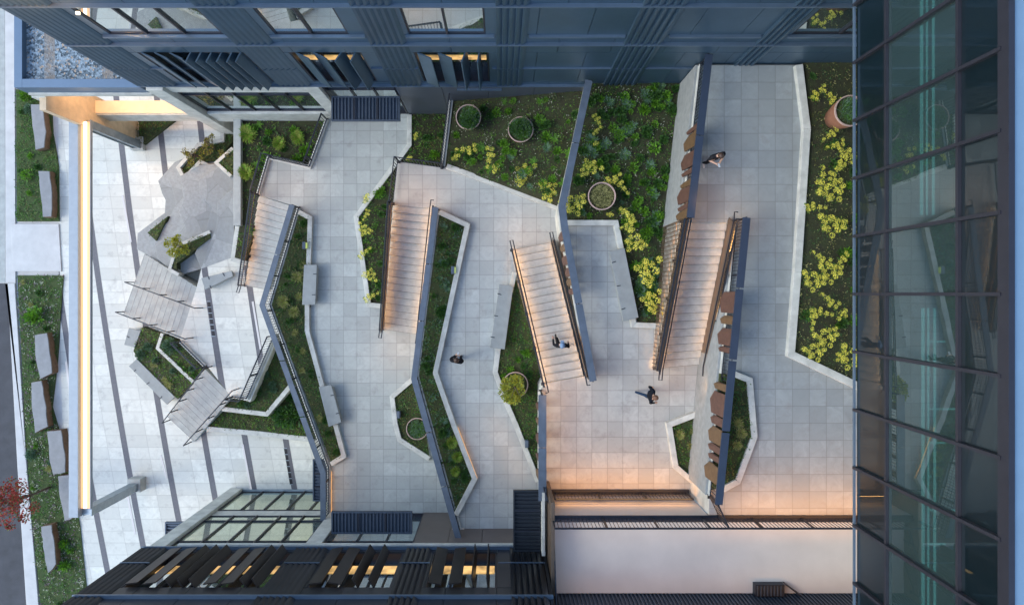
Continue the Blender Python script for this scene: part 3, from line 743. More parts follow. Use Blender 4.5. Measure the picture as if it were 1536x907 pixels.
def yellow_shrub(size, seed, nh):
    rnd.seed(seed); mb = MB()
    cur = Vector((0,0)); spots = [cur]
    while len(spots) < nh:
        b = rnd.choice(spots[-4:]); a = rnd.uniform(0, 6.283); c = b + Vector((math.cos(a), math.sin(a)*1.25))*size*.27
        if all((c-s).length > size*.17 for s in spots): spots.append(c)
    for s in spots:
        h = rnd.uniform(.35, .6); hd = size*rnd.uniform(.11, .16)
        head(mb, (s.x, s.y, h), hd, (0,0,0,1)); clump(mb, (s.x, s.y, h-.12), hd*1.1, 12, .09, .035, .8, (1,2,2))
    return mb
def green_plant(seed, r, n, l, w, ks):
    rnd.seed(seed); mb = MB()
    for _ in range(rnd.randint(3, 6)):
        a = rnd.uniform(0, 6.283); q = rnd.uniform(0, r*.42)
        clump(mb, (q*math.cos(a), q*math.sin(a), r*.2), r*.55, n//4, l, w, .8, ks, .15)
    return mb
def rosette(seed, r, n, ks, w=.045, up=.6):
    rnd.seed(seed); mb = MB()
    for i in range(n):
        a = rnd.uniform(0, 6.283); d = Vector((math.cos(a), math.sin(a), rnd.uniform(.1, up))); mb.k = rnd.choice(ks)
        o = Vector((rnd.uniform(-.08,.08), rnd.uniform(-.08,.08), .05))
        mb.leaf(o, d, (0,0,1), r*rnd.uniform(.6,1.1), w)
        e = o + d.normalized()*r*.6; mb.leaf(e, d+Vector((rnd.uniform(-.8,.8), rnd.uniform(-.8,.8), 0)), (0,0,1), r*.4, w)
    return mb
def fern(seed, r):
    rnd.seed(seed); mb = MB()
    for i in range(9):
        a = 6.283*i/9 + rnd.uniform(-.3,.3); d = Vector((math.cos(a), math.sin(a), .45)).normalized(); rr = r*rnd.uniform(.7,1.1); sd = Vector((-d.y, d.x, 0))
        for j in range(9):
            t = j/9; p = d*rr*t + Vector((0,0,.08 - .5*t*t*rr)); ll = rr*.28*(1-t*.8)
            for s in (-1, 1): mb.k = rnd.choice((0, 1)); mb.leaf(p, sd*s+d*.5, (0,0,1), ll, .05)
    return mb
GP = [lf_yel, lf_yg, lf_gr]; 
proto = {}
def reg(key, mb, name, mats): proto[key] = (mb, name, mats, [None])
for i, (s, nh) in enumerate([(.8,9),(.85,11),(.7,6),(.6,4),(.9,13)]): reg('Y%d'%i, yellow_shrub(s, 20+i, nh), 'yellow_flowering_shrub', [lf_yel, lf_yg, lf_gr])
for i in range(3): reg('L%d'%i, green_plant(40+i, .34, 130, .13, .06, (0,0,1)), 'lime_green_plant', [lf_br, lf_gr])
for i in range(3): reg('G%d'%i, green_plant(50+i, .32, 130, .14, .06, (0,1,1)), 'leafy_green_plant', [lf_gr, lf_dk])
for i in range(2): reg('B%d'%i, rosette(60+i, .33, 60, (0,0,1)), 'silver_green_plant', [lf_bl, lf_gr])
for i in range(2): reg('F%d'%i, fern(70+i, .5), 'fern', [lf_br, lf_gr])
for i in range(2): reg('T%d'%i, rosette(80+i, .36, 150, (0,0,1), .02, 1.6), 'grass_tuft', [lf_str, lf_yg])
for i in range(2): reg('A%d'%i, rosette(85+i, .55, 220, (0,0,1), .03, 1.3), 'feathery_grass_clump', [lf_yg, lf_br])
reg('D0', green_plant(90, .5, 420, .12, .05, (0,0,1)), 'dark_green_shrub', [lf_dk, lf_gr])
reg('S0', green_plant(93, .45, 260, .13, .05, (0,0,1)), 'blue_green_shrub', [lf_bl, lf_dk])
CAT = {'Y':'shrub','L':'plant','G':'plant','B':'plant','F':'fern','T':'grass tuft','A':'grass','D':'shrub','S':'shrub'}
rnd.seed(99)
def plant(key, px, py, z, label, group, s=1., rz=None):
    mb, name, mats, cache = proto[key]
    if cache[0] is None: o = mb.build(name, mats); cache[0] = o
    else: o = cache[0].copy(); col.objects.link(o)
    x, y = P(px, py, z+.25); o.location = (x, y, z); o.rotation_euler = (0, 0, rnd.uniform(0,6.28) if rz is None else rz)
    s = s*((.92 if px > 1150 else (.85 if px < 640 else 1.1)) if key[0]=='Y' else 1); q = s*rnd.uniform(.9,1.1); o.scale = (q, q*rnd.uniform(.9,1.1), s)
    for kk in ('label','category','group'):
        if kk in o: del o[kk]
    return tag(o, label, CAT[key[0]], group)
ORD = ['topmost','second','third','fourth','fifth','sixth','seventh','eighth','ninth','tenth','eleventh','twelfth','thirteenth','fourteenth']
def yrow(lst, z, where, grp):
    lst = sorted(lst, key=lambda t: t[1]); n = len(lst)
    for i, t in enumerate(lst):
        pos = 'topmost' if i == 0 else ('lowest' if i == n-1 else ORD[i]+' from top')
        plant('Y%d' % t[2], t[0], t[1], z, f'yellow shrub {where} {pos}', grp, t[3] if len(t) > 3 else 1, t[4] if len(t) > 4 else None)
yrow([(626,206,3,.9),(614,240,3,.8),(553,300,3,1.1),(548,325,2,.8),(549,350,1,.8),(551,377,2,1.),(553,408,1,.75),(561,443,2,.95)], L1+GZ, 'in the bed left of the second long stair', 'yellow shrubs in the bed left of the second long stair')
yrow([(695,226,2,1.),(685,240,3,.9),(733,243,2,1.),(741,252,3,.9),(779,262,1,.85),(775,273,3,.9),(824,279,1,.9),(817,293,3,.9),(833,270,3,.7)], 5.85, 'in the bed with two green pots', 'yellow shrubs in the bed with two green pots')
yrow([(897,186,2,.75),(895,200,3,.6),(893,214,3,.6),(877,250,1,.75),(921,268,2,.8),(934,284,2,.8),(868,312,1,.9),(914,324,3,.6),(932,320,3,.9),(946,325,3,.9),(938,338,2,.75),(943,347,3,.8),(950,372,1,.95),(960,411,1,1.),], L3+GZ, 'in the large bed with the straw filled pot', 'yellow shrubs in the large bed with the straw filled pot')
yrow([(968,455,1,.9),(993,460,3,1.)], L3+GZ, 'beside the lower end of the slanted bench', 'yellow shrubs beside the slanted bench')
yrow([(1228,137,2,.9),(1240,145,2,1.),(1239,205,2,.9),(1246,220,2,.9),(1258,236,1,.9),(1230,264,2,1.),(1252,255,2,.9),(1254,290,1,1.),(1226,312,2,.9),(1238,325,2,.6),(1250,346,1,1.)], L4+GZ, 'in the bed under the glass bridge, upper half,', 'yellow shrubs in the bed beneath the glass bridge')
yrow([(1224,384,2,1.),(1256,393,2,.9),(1248,415,1,.9),(1221,428,1,1.),(1238,447,2,.9),(1215,483,2,1.),(1236,470,2,.9),(1262,473,3,1.1),(1243,508,1,1.),(1226,530,1,.9),(1262,525,2,.9),(1275,545,1,1.)], L4+GZ, 'in the bed under the glass bridge, lower half,', 'yellow shrubs in the bed beneath the glass bridge')
def scatter(key, n, keys, z, where, grp, smin=.5, smax=1., avoid=()):
    poly = BEDS[key][0]; xs = [p[0] for p in poly]; ys = [p[1] for p in poly]; c = 0; tries = 0; zz = z if callable(z) else (lambda x, y: z)
    names = {'L':'bright lime leafy plant','G':'mid green leafy plant','B':'silvery green spiky plant','F':'bright green fern','T':'straw coloured grass tuft','A':'feathery lime grass clump','D':'dark green bushy shrub','S':'blue-green bushy shrub'}
    while c < n and tries < 4000:
        tries += 1; p = (rnd.uniform(min(xs), max(xs)), rnd.uniform(min(ys), max(ys)))
        if not inside(p, poly) or not all(inside((p[0]+dx, p[1]+dy), poly) for dx, dy in ((.2,0),(-.2,0),(0,.2),(0,-.2))): continue
        if any((Vector(p)-Vector(a[:2])).length < a[2] for a in avoid): continue
        k = rnd.choice(keys); h = zz(*p)
        px, py = CX + p[0]*F/(H-h-.25), CY - p[1]*F/(H-h-.25)
        my = (min(ys)+max(ys))/2; ty = (p[1]-min(ys))/(max(ys)-min(ys)); part_ = 'upper' if ty > .66 else ('middle' if ty > .33 else 'lower'); w2 = where[7:] if where.startswith('in the') else where
        plant(k, px, py, h, f'{names[k[0]]} in {part_} part of the {w2}', f'{names[k[0]]}s in {part_} part of the {w2}', rnd.uniform(smin, smax)); c += 1
e_plane = plane3((*P(680,152,5.68),5.68), (*P(668,250,5.75),5.75), (*P(878,134,7.15),7.15))
potE = [(*P(703,178,6.2),.75), (*P(781,196,6.4),.75)]; potG = [(*P(903,295,8.5),.8)]; potJ = [(*P(1268,168,11),.9)]
scatter('bed_e', 62, ['L0','L1','G0','G1','F0','F1','B0','L2'], e_plane, 'in the bed with two green pots', '', .3, .75, potE)
scatter('bed_g', 150, ['G0','G1','G2','L0','L1','G0','B0','B1','L2'], L3+GZ, 'in the large bed with the straw filled pot', '', .35, .85, potG)
scatter('bed_j', 26, ['G0','G1','L0','G2'], L4+GZ, 'in the bed beneath the glass bridge', '', .35, .8, potJ)
scatter('bed_b', 14, ['G0','G2','L1'], L1+GZ, 'in the bed left of the second long stair', '', .4, .8)
scatter('bed_d', 40, ['B0','B1','G1','G2','D0'], L2+GZ, 'in the narrow crooked middle bed', '', .35, .6)
scatter('bed_a', 26, ['G1','G2','D0','T0'], L1+GZ, 'in the long bed with two benches', '', .35, .6)
scatter('bed_f', 12, ['G1','G2','L0'], L2+GZ, 'in the bed with the potted yellow-green tree', '', .35, .65)
scatter('bed_k', 20, ['L0','L1','G0','F0','L2'], 2.75, 'in the bed behind the concrete garden wall', '', .5, .95)
scatter('bed_m', 10, ['G0','S0','G1'], .38, 'in the lower terraced shrub bed', '', .5, .9)
scatter('bed_n', 9, ['S0','G1'], 1.05, 'in the upper terraced shrub bed', '', .4, .8)
scatter('bed_o', 8, ['S0','G1','T0'], .38, 'in the bed above the diagonal bench', '', .35, .7)
scatter('bed_p', 6, ['G1','S0'], .8, 'in the triangle bed between the stone steps', '', .4, .7)
scatter('street_s', 14, ['G0','T0','L1','S0'], .05, 'in the lower street bed', '', .4, .8)
scatter('street_n', 8, ['G0','S0','L1'], .05, 'in the upper street bed', '', .4, .8)
for k, x, y, z, s, lb in [('A0',417,214,2.75,.62,'feathery lime grass clump in the middle of the bed behind the garden wall'),('A1',445,205,2.75,.62,'feathery lime grass clump nearest the corner column by the ribbed canopy'),
        ('A1',370,200,2.75,.8,'feathery lime grass clump leaning over the garden wall, upper one'),('A0',368,258,2.75,.85,'feathery lime grass clump leaning over the garden wall, lower one'),
        ('T0',445,415,L1+GZ,.9,'straw grass tuft opposite the upper grey bench, right one'),('T1',424,452,L1+GZ,.9,'straw grass tuft close to the bend of the plank railing'),('T1',440,468,L1+GZ,.9,'straw grass tuft just below the upper grey bench'),
        ('A0',678,665,L2+GZ,.5,'small lime grass tuft in the lower part of the narrow middle bed'),('A1',686,686,L2+GZ,.55,'small lime grass tuft near the bottom point of the narrow middle bed'),('A1',683,708,L2+GZ,.45,'lowest small lime grass tuft of the narrow middle bed'),
        ('T1',1044,647,L3+GZ,.6,'yellowish grass tuft in the small angular bed, right one'),('T1',1022,653,L3+GZ,.6,'yellowish grass tuft in the small angular bed, left one'),('T0',1040,670,L3+GZ,.6,'yellowish grass tuft in the middle of the small angular bed'),
        ('T0',1110,636,L4+GZ,.6,'yellowish grass tuft in the bed right of the plank railing, upper'),('T1',1114,651,L4+GZ,.6,'yellowish grass tuft in the bed right of the plank railing, middle'),('T1',1108,669,L4+GZ,.6,'yellowish grass tuft in the bed right of the plank railing, lower'),
        ('D0',432,628,.38,1.7,'round dark green shrub under the crooked plank railing'),('D0',872,293-23,L3+GZ,.6,'dark green shrub left of the straw filled pot'),
        ('S0',208,533,.38,.8,'blue-green shrub between the square bench and the diagonal bench'),('S0',252,520,.8,1.1,'blue-green shrub in the triangle bed by the short picket railing'),
        ('L1',50,470,.05,1.6,'lime green shrub in the lower street bed'),('L2',38,262,.05,1.2,'lime shrub in the upper street bed'),('L0',34,145,.05,1.2,'lime shrub under the gravel roof corner'),('L1',94,852,.05,1.1,'yellow-green shrub at the low end of the street bed'),('L0',92,815,.05,1.,'yellow-green shrub beside the lowest stone seat')]:
    plant(k, x, y, z, lb, None, s)
    
def ground_cover(key, z, dens, label, ks, mats, name='ground_cover', l=.085, w=.04, seed=1):
    rnd.seed(seed); poly = BEDS[key][0]; xs = [p[0] for p in poly]; ys = [p[1] for p in poly]; mb = MB(); zz = z if callable(z) else (lambda x, y: z)
    A = abs(sum(poly[i][0]*poly[(i+1)%len(poly)][1]-poly[(i+1)%len(poly)][0]*poly[i][1] for i in range(len(poly))))/2
    n = int(A*dens)//6
    c = 0
    while c < n:
        p = (rnd.uniform(min(xs), max(xs)), rnd.uniform(min(ys), max(ys)))
        if not inside(p, poly): continue
        c += 1; kk = rnd.choice(ks); r = rnd.uniform(.03, .14)
        for _ in range(6):
            q = (p[0]+rnd.gauss(0, r), p[1]+rnd.gauss(0, r))
            if not inside(q, poly): continue
            a = rnd.uniform(0, 6.283); mb.k = kk if rnd.random() < .75 else rnd.choice(ks)
            mb.leaf((*q, zz(*q)+rnd.uniform(0,.08)), (math.cos(a), math.sin(a), rnd.uniform(.1,1.)), (0,0,1), l*rnd.uniform(.6,1.5), w*rnd.uniform(.6,1.3))
    tag(mb.build(name, mats), label, 'ground cover', kind='stuff')
GC = [lf_dk, lf_gr, lf_ol, lf_br, lf_pu, lf_str, lf_bl, lf_wh]
ground_cover('bed_a', L1+GZ, 260, 'low dark planting under the long bed with two benches', (0,0,0,1,2,2), GC, seed=1)
ground_cover('bed_b', L1+GZ, 190, 'low green planting of the bed left of the second long stair', (0,1,1,2,3), GC, seed=2)
ground_cover('bed_c', L1+GZ, 240, 'low green planting round the half hidden pot', (0,0,1,2), GC, seed=3)
ground_cover('bed_d', L2+GZ, 260, 'dark low planting of the narrow crooked middle bed', (0,0,0,1,6,2), GC, seed=4)
ground_cover('bed_e', e_plane, 200, 'sparse low plants over mulch round the two green pots', (0,0,2,1,2,1,0,3,7), GC, seed=5, l=.06, w=.03)
ground_cover('bed_f', L2+GZ, 260, 'low green planting round the potted tree', (0,1,1,2,0), GC, seed=6)
ground_cover('bed_g', L3+GZ, 210, 'sparse low plants over mulch in the large bed', (0,0,1,2,1,0,3,2,7), GC, seed=7, l=.06, w=.03)
ground_cover('bed_h', L3+GZ, 300, 'low planting of the small angular bed', (0,1,1,2,0), GC, seed=8)
ground_cover('bed_i', L4+GZ, 300, 'low planting right of the long plank railing', (0,0,1,2,0), GC, seed=9)
ground_cover('bed_j', L4+GZ, 150, 'sparse low plants over dark mulch beneath the glass bridge', (0,0,2,2,5), GC, seed=10, l=.06, w=.03)
ground_cover('bed_k', 2.75, 110, 'low plants over mulch behind the garden wall', (0,1,0,2,3), GC, seed=11)
ground_cover('bed_m', .38, 300, 'dense low planting of the lower terraced bed', (0,1,2,3,2,0), GC, seed=12)
ground_cover('bed_n', 1.05, 220, 'low planting of the upper terraced bed', (0,1,2,0), GC, seed=13)
ground_cover('bed_o', .38, 320, 'dense mixed planting above the diagonal bench', (0,1,2,2,3,4,1), GC, seed=14)
ground_cover('bed_p', .8, 300, 'dense mixed planting of the triangle bed between the steps', (0,1,2,2,3), GC, seed=15)
for i, (k, z, lb) in enumerate([('bed_q',.62,'low planting in the small triangular pocket of the rock terrace'),('bed_r',1.25,'low planting under the little rock terrace tree'),('bed_s',.6,'low planting of the upper rock terrace bed'),('bed_t',1.32,'low planting behind the white hooked kerb'),('bed_u',.25,'leafy planting in the dark corner by the timber wall')]):
    ground_cover(k, z, 300, lb, (0,1,2,2,0), GC, seed=20+i, l=.1)
ground_cover('street_s', .05, 230, 'grass and low flowers of the lower street bed', (1,1,0,2,4,7,1), GC, 'grass', l=.1, seed=30)
ground_cover('street_n', .05, 230, 'grass and low flowers of the upper street bed', (1,1,0,2,1), GC, 'grass', l=.1, seed=31)

# pots: position is the rim centre as seen, so the pot stands straight below it
def pot(px, py, rpx, z, h, label, kind, cat='potted plant'):
    zt = z+h; x, y = P(px, py, zt); r = rpx*(H-zt)/F
    root = empty('potted_tree' if kind == 'tree' else 'potted_plant', label, cat, loc=(x, y, z))
    mb = MB(); mb.lathe([(r*.62,0),(r*.72,.02),(r*.9,h*.5),(r*.98,h-.1),(r*.98,h-.02)]); mb.build('pot', m_terra, root, smooth=True)
    mb = MB(); mb.lathe([(r*.98,h-.08),(r,h-.07),(r,h),(r*.93,h),(r*.91,h-.1)]); mb.build('rim', m_rim, root, smooth=False)
    mb = MB(); mb.lathe([(r*.92,h-.1),(r*.5,h-.07),(.001,h-.06)]); mb.build('potting_soil', soil_green if kind != 'straw' else soil_brown, root)
    rnd.seed(int(px)); mb = MB()
    if kind == 'dome':
        for _ in range(9):
            a = rnd.uniform(0,6.28); q = r*.48*rnd.random()**.5; clump(mb, (q*math.cos(a), q*math.sin(a), h-.08), r*.56, 330, .09, .03, 1., (3,1,1,2), .3)
        mb.build('foliage', [lf_dk, lf_gr, lf_bl, m_leaf('moss_green_leaves', (.08,.15,.05))], root)
    elif kind == 'straw':
        for _ in range(1100):
            a = rnd.uniform(0,6.28); q = r*.9*rnd.random()**.5; b = rnd.uniform(0,6.28); mb.k = rnd.choice((0,0,1))
            mb.leaf((q*math.cos(a)*.9, q*math.sin(a)*.9, h-.08), (math.cos(b), math.sin(b), rnd.uniform(.1,.9)), (0,0,1), .13, .012)
        mb.build('grass', [lf_str, lf_ol], root)
    elif kind == 'loose':
        for _ in range(500):
            a = rnd.uniform(0,6.28); q = r*.7*rnd.random()**.5; b = rnd.uniform(0,6.28); mb.k = rnd.choice((0,1))
            mb.leaf((q*math.cos(a), q*math.sin(a), h), (math.cos(b), math.sin(b), rnd.uniform(.1,1.4)), (0,0,1), .2, .02)
        mb.build('foliage', [lf_gr, lf_bl], root)
    elif kind == 'tree':
        t = MB(); t.tube([(0,0,h-.1),(.02,.03,h+.4),(-.05,.0,h+.8)], [.045,.035,.025], 7)
        for k in range(7):
            a = k*.9; t.tube([(-.02,0,h+.35+.06*k),(math.cos(a)*.4-.1, math.sin(a)*.4, h+.7+.05*k)], [.02,.008], 5)
        t.build('trunk', m_bark, root)
        for _ in range(44):
            a = rnd.uniform(0,6.28); q = .40*rnd.random()**.5
            clump(mb, (q*math.cos(a)-.12, q*math.sin(a)*1.15-.1, h+rnd.uniform(.2,.75)), rnd.uniform(.13,.23), 60, .08, .05, .8, (0,0,1,1), .2)
        mb.build('crown', [lf_au, lf_yg], root)
    return root
pot(702.5, 175.5, 19, 6.0, .75, 'terracotta pot with a dark green dome plant, left one of the two by the facade', 'dome')
pot(781, 194, 19.3, 6.2, .7, 'terracotta pot with a dark green dome plant, right one of the two by the facade', 'dome')
pot(903, 294, 21, L3+.1, .75, 'terracotta pot filled with straw coloured grass in the large bed', 'straw')
pot(1276, 166, 23.5, L4+.1, 1.1, 'tall terracotta pot half hidden under the glass bridge', 'loose')
pot(773, 577, 19.5, L2+.1, .55, 'round pale rimmed pot with a yellow-green tree beside the stair', 'tree', 'potted tree')
pot(625.5, 643, 16.5, L1+.1, .5, 'round pale rimmed pot half hidden by the plank railing', 'loose')

def small_tree(px, py, z, h, r, n, mats, ks, label, name='tree', lw=(.09,.055), sparse=False, seed=3, base=None):
    x, y = base if base else P(px, py, z); rnd.seed(seed); root = empty(name, label, 'tree', loc=(x, y, z))
    t = MB(); t.tube([(0,0,0),(.03,.02,h*.35),(0,.05,h*.7)], [.06,.045,.02], 7); cl = MB()
    for k in range(n):
        a = rnd.uniform(0, 6.28); q = r*rnd.random()**.5; zc = h*rnd.uniform(.5, 1.0); c = (q*math.cos(a), q*math.sin(a), zc)
        t.tube([(0,.02,h*.3+.2*rnd.random()), (c[0]*.5, c[1]*.5, zc*.75), c], [.02,.014,.006], 4)
        clump(cl, c, rnd.uniform(.14,.28)*(r/.7), 75 if sparse else 60, *lw, .8, ks, .1)
    t.build('trunk', m_bark, root); cl.build('crown', mats, root)
small_tree(284, 372, 1.25, 1.3, .5, 16, [lf_au, lf_yg], (0,0,1), 'little yellow-green tree in the rock terrace', seed=5)
small_tree(0, 0, .05, 4.2, 1.0, 26, [lf_rd, lf_ol], (0,0,0,1), 'sparse red leaved young tree over the kerb and street', seed=6, sparse=True, base=(P(36,741,2.8)[0]-.6, P(36,755,2.8)[1]), lw=(.12,.08))
for i, (a, b, s, lb) in enumerate([(322,222,.7,'bronze leaved bush in the upper rock terrace bed, right of its corner'),(298,236,.7,'bronze leaved bush in the upper rock terrace bed, left end'),(345,240,.5,'bronze leaved bush behind the white hooked kerb')]):
    small_tree(a, b, .6, .8, s*.7, 12, [lf_ol, lf_au, m_leaf('bronze_leaves%d' % i, (.14,.10,.06))], (0,0,2,1), lb, 'bush', (.07,.04), seed=8+i)

# path / planter spot lights
def spot_fix(px, py, z, label, on=True):
    x, y = P(px, py, z+.3); root = empty('garden_light', label, 'garden light', loc=(x, y, z))
    MB().box(-.07, .07, -.16, .16, .0, .28).build('housing', m_plank, root, bevel=.01)
    MB().box(.075, .11, -.13, .13, .08, .26).build('lens', emit('lime_glow', (.8, 1, .25), .16) if on else m_steel, root)
spot_fix(455.5, 368, L1+.1, 'small box light with a lime glowing face above the upper grey bench')
spot_fix(679, 405, L2+.1, 'small box light with a lime glowing face in the narrow middle bed')
spot_fix(597, 622, L1+.1, 'small dark box light in the bed with the half hidden pot', False)
spot_fix(790, 666, L2+.1, 'small dark box light low in the bed with the potted tree', False)

# ------------------------------------------------------------------ building helpers
class Fac:
    def __init__(s, root, plane, out): s.r, s.y, s.o = root, plane, out
    def box(s, mb, x0, x1, d0, d1, z0, z1):
        ya, yb = s.y+s.o*d0, s.y+s.o*d1; mb.box(x0, x1, min(ya,yb), max(ya,yb), z0, z1)
    def part(s, name, mat, x0, x1, d0, d1, z0, z1, parent=None, bevel=0):
        mb = MB(); s.box(mb, x0, x1, d0, d1, z0, z1); return mb.build(name, mat, parent or s.r, bevel=bevel)
    def band(s, name, mat, x0, x1, z0, z1, holes, seam=1.75):
        xs = x0
        for h0, h1 in sorted(holes)+[(x1, x1)]:
            if h0 > xs:
                mb = MB(); n = max(1, round((h0-xs)/seam))
                for k in range(n):
                    a = xs+(h0-xs)*k/n; b = xs+(h0-xs)*(k+1)/n
                    s.box(mb, a+.008, b-.008, -.42, rnd.uniform(-.004,.002), z0+.008, z1-.008)
                mb.build(name, mat, s.r)
            xs = max(xs, h1)
    def pleats(s, name, mat, x0, x1, z0, z1, pitch=.17, dep=.10, base=.0):
        n = max(2, round((x1-x0)/pitch)); mb = MB(); pr = [(x0, -.05)]
        for k in range(n):
            a = x0+(x1-x0)*k/n; w_ = (x1-x0)/n
            pr += [(a+.01, base+dep), (a+w_*.45, base+dep*.75), (a+w_-.012, base+.012)]
        pr += [(x1, -.05)]
        poly = [(x, s.y+s.o*d) for x, d in pr]; mb.prism(poly, z0, z1); mb.build(name, mat, s.r)
    def window(s, x0, x1, z0, z1, glass, frame, nm=3, rec=.22, mullh=(), lit=None, name='window'):
        mb = MB(); f = .05
        s.box(mb, x0, x0+f, -rec-.05, -.02, z0, z1); s.box(mb, x1-f, x1, -rec-.05, -.02, z0, z1)
        s.box(mb, x0+f, x1-f, -rec-.05, -.02, z0, z0+f); s.box(mb, x0+f, x1-f, -rec-.05, -.02, z1-f, z1)
        for k in range(1, nm): 
            xm = x0+(x1-x0)*k/nm; s.box(mb, xm-.03, xm+.03, -rec-.045, -rec+.07, z0+f, z1-f)
        for zm in mullh: s.box(mb, x0+f, x1-f, -rec-.04, -rec+.06, zm-.03, zm+.03)
        fr = mb.build(name, frame, s.r)
        mb = MB(); s.box(mb, x0+f, x1-f, -rec-.02, -rec, z0+f, z1-f); mb.build('pane', glass, fr)
        return fr
    def fin(s, x, ang, z0, z1, mat, w_=.52, d=.12, parent=None):
        a = R(ang); c = Vector((x, s.y+s.o*d)); h = Vector((math.cos(a), math.sin(a)*s.o))*w_/2; t = Vector((-h.y, h.x)).normalized()*.022
        mb = MB(); mb.prism([tuple(c-h-t), tuple(c+h-t), tuple(c+h+t), tuple(c-h+t)], z0, z1); return mb.build('fin', mat, parent or s.r)

# ------------------------------------------------------------------ north building (top of the photo)
nb = empty('office_building', 'blue-grey metal clad building with pleated pilasters along the top of the photo', 'building')
f = Fac(nb, YN, -1)
TOPZ = 17.3
up_w = [(-12.35,-8.75),(-7.12,-4.8),(-2.9,-.48),(9.2,12.2)]
lo_w = [(-12.35,-8.75),(-7.2,-4.75),(-2.95,-.42)]
f.part('core', m_int, -14.1, 18, -12, -.8, 8, TOPZ-.02)
f.part('core', m_int, -13.6, 18, -12, -.8, 0, 7.99)
f.band('wall_panel', m_fac, -14.18, 18, 7.99, 8.32, [])
f.band('wall_panel', m_fac, -14.18, 18, 8.33, 11.5, lo_w)
f.band('wall_panel', m_fac, -14.18, 18, 11.51, 13.08, [])
f.band('wall_panel', m_fac, -14.18, 18, 13.09, 15.2, up_w)
f.band('wall_panel', m_fac, -14.18, 18, 15.21, TOPZ, [])
for a, b in [(-14.18,-12.62),(-8.62,-7.38),(-4.25,-3.05),(-.15,.85),(4.0,5.3),(8.3,9.08)]:
    for z0, z1 in ((8.05,9.93),(9.99,12.36),(12.46,15.36),(15.46,TOPZ)):
        f.pleats('pleated_pilaster', m_fac, a, b, z0, z1, .2, .10)
for z, d, hh in ((7.96,.10,.07),(12.41,.12,.06),(15.41,.12,.06)): f.part('floor_trim', m_facl, -14.22, 18, -.02, d, z-hh/2, z+hh/2)
for a, b in [(-12.6,-8.63),(-7.3,-4.3),(-3.0,-.2),(.9,3.95),(5.35,8.25),(9.1,12.4)]: f.part('sill_trim', m_facl, a, b, -.01, .09, 13.02, 13.10)
for a, b in [(-14.18,-8.8),(-4.7,-3),(-.3,18)]: f.part('floor_trim', m_facl, a, b, -.01, .06, 9.94, 9.98)
for a, b in up_w: f.window(a, b, 13.12, 15.18, g_win, m_frame, 3 if b-a > 3 else 2, .05)
for i, (a, b) in enumerate(lo_w):
    wn = f.window(a, b, 8.34, 11.48, g_win, m_frame, 3, .38)
    mb = MB(); f.box(mb, a+.1, b-.1, -.37, -.355, 9.75, 10.12)
    if i: mb.build('lit_ceiling_strip', m_win, wn)
    mb = MB(); f.box(mb, a+.1, b-.1, -.37, -.355, 11.15, 11.4)
    if i: mb.build('lit_ceiling_strip', m_win, wn)
    fins = [(-12.0,25),(-11.55,25),(-11.05,25),(-10.6,-62),(-10.25,-62),(-9.9,-62),(-9.55,-62),(-9.2,-62),(-8.9,-62)] if i == 0 else \
           ([(-6.75,25),(-6.15,25),(-5.5,-55),(-5.0,-62)] if i == 1 else [(-2.6,22),(-1.9,22),(-1.25,-70),(-.75,-80)])
    for x, an in fins: f.fin(x, an, 8.25, 11.5, m_fac, .5, .1, wn)
# lower storeys
f.band('base_panel', M('grey_blue_base_panel', (.085,.10,.125), .45, .3, 1.2, .1, 0), -4.2, 18, 0, 7.92, [], 1.9)
f.part('base_sill', m_facl, -1.75, 0.05, 0, .08, 7.35, 7.45)
f.part('concrete_column', m_conc, -7.72, -7.14, -.3, .12, 3.4, 7.93, bevel=.02)
f.part('concrete_column', m_conc, -13.92, -13.25, -.4, .22, 0, 7.93, bevel=.02)
f.part('concrete_beam', m_conc, -13.22, -7.74, -.3, .08, 7.18, 7.93, bevel=.01)
f.part('concrete_beam', m_conc, -13.22, -7.6, -.3, .1, 2.6, 3.98, bevel=.01)
f.window(-13.2, -7.76, 4.0, 7.16, g_win, m_frame, 5, .08, (6.4,))
f.window(-7.12, -4.24, 3.52, 7.9, g_win, m_frame, 3, .2, (6.75,))
# low wing with gravel roof, portal underneath
gr = N('blue_grey_gravel'); 
vo = gr.n('ShaderNodeTexVoronoi'); vo.inputs['Scale'].default_value = 14; gr.t.links.new(gr.co.outputs['Object'], vo.inputs['Vector'])
sp = gr.n('ShaderNodeSeparateColor'); gr.t.links.new(vo.outputs['Color'], sp.inputs[0])
gc = gr.mix(gr.ramp(sp.outputs[0], .1, .9), (.035,.055,.07), (.26,.33,.38)); gc = gr.mix(gr.ramp(sp.outputs[1], .85, .95), gc, (.35,.27,.2))
gx = gr.n('ShaderNodeSeparateXYZ'); gr.t.links.new(gr.co.outputs['Object'], gx.inputs[0])
gb = gr.math('LESS_THAN', gr.math('ABSOLUTE', gr.math('ADD', gr.math('FRACT', gr.math('DIVIDE', gr.math('ADD', gx.outputs[0], 18.4), 2.3)), -.25)), .09)
gc = gr.mix(gr.math('MULTIPLY', gb, gr.ramp(gr.noise(3,4),.3,.6,.3,.9)), gc, (.22,.19,.16))
gr.bsdf(gc, .8, 0, vo.outputs['Distance'], .8, dist=.03)
WX0 = -19.06; wroot = empty('roof_wing', 'low wing with blue-grey gravel roof over a warmly lit passage', 'building')
MB().box(WX0+.3, -13.9, 8.42, 16, 7.25, 7.72).build('gravel_roof', gr.m, wroot)
mb = MB(); mb.box(WX0, WX0+.32, 8.08, 16, 7.2, 7.97); mb.box(WX0+.32, -14.1, 8.08, 8.42, 7.2, 7.97); mb.build('parapet', M('blue_parapet_metal', (.10,.155,.225), .45, .3, 2, .08, 0), wroot, bevel=.01)
MB().box(WX0+.2, -13.9, 8.2, 16, 7.05, 7.2).build('timber_soffit', m_wood, wroot)
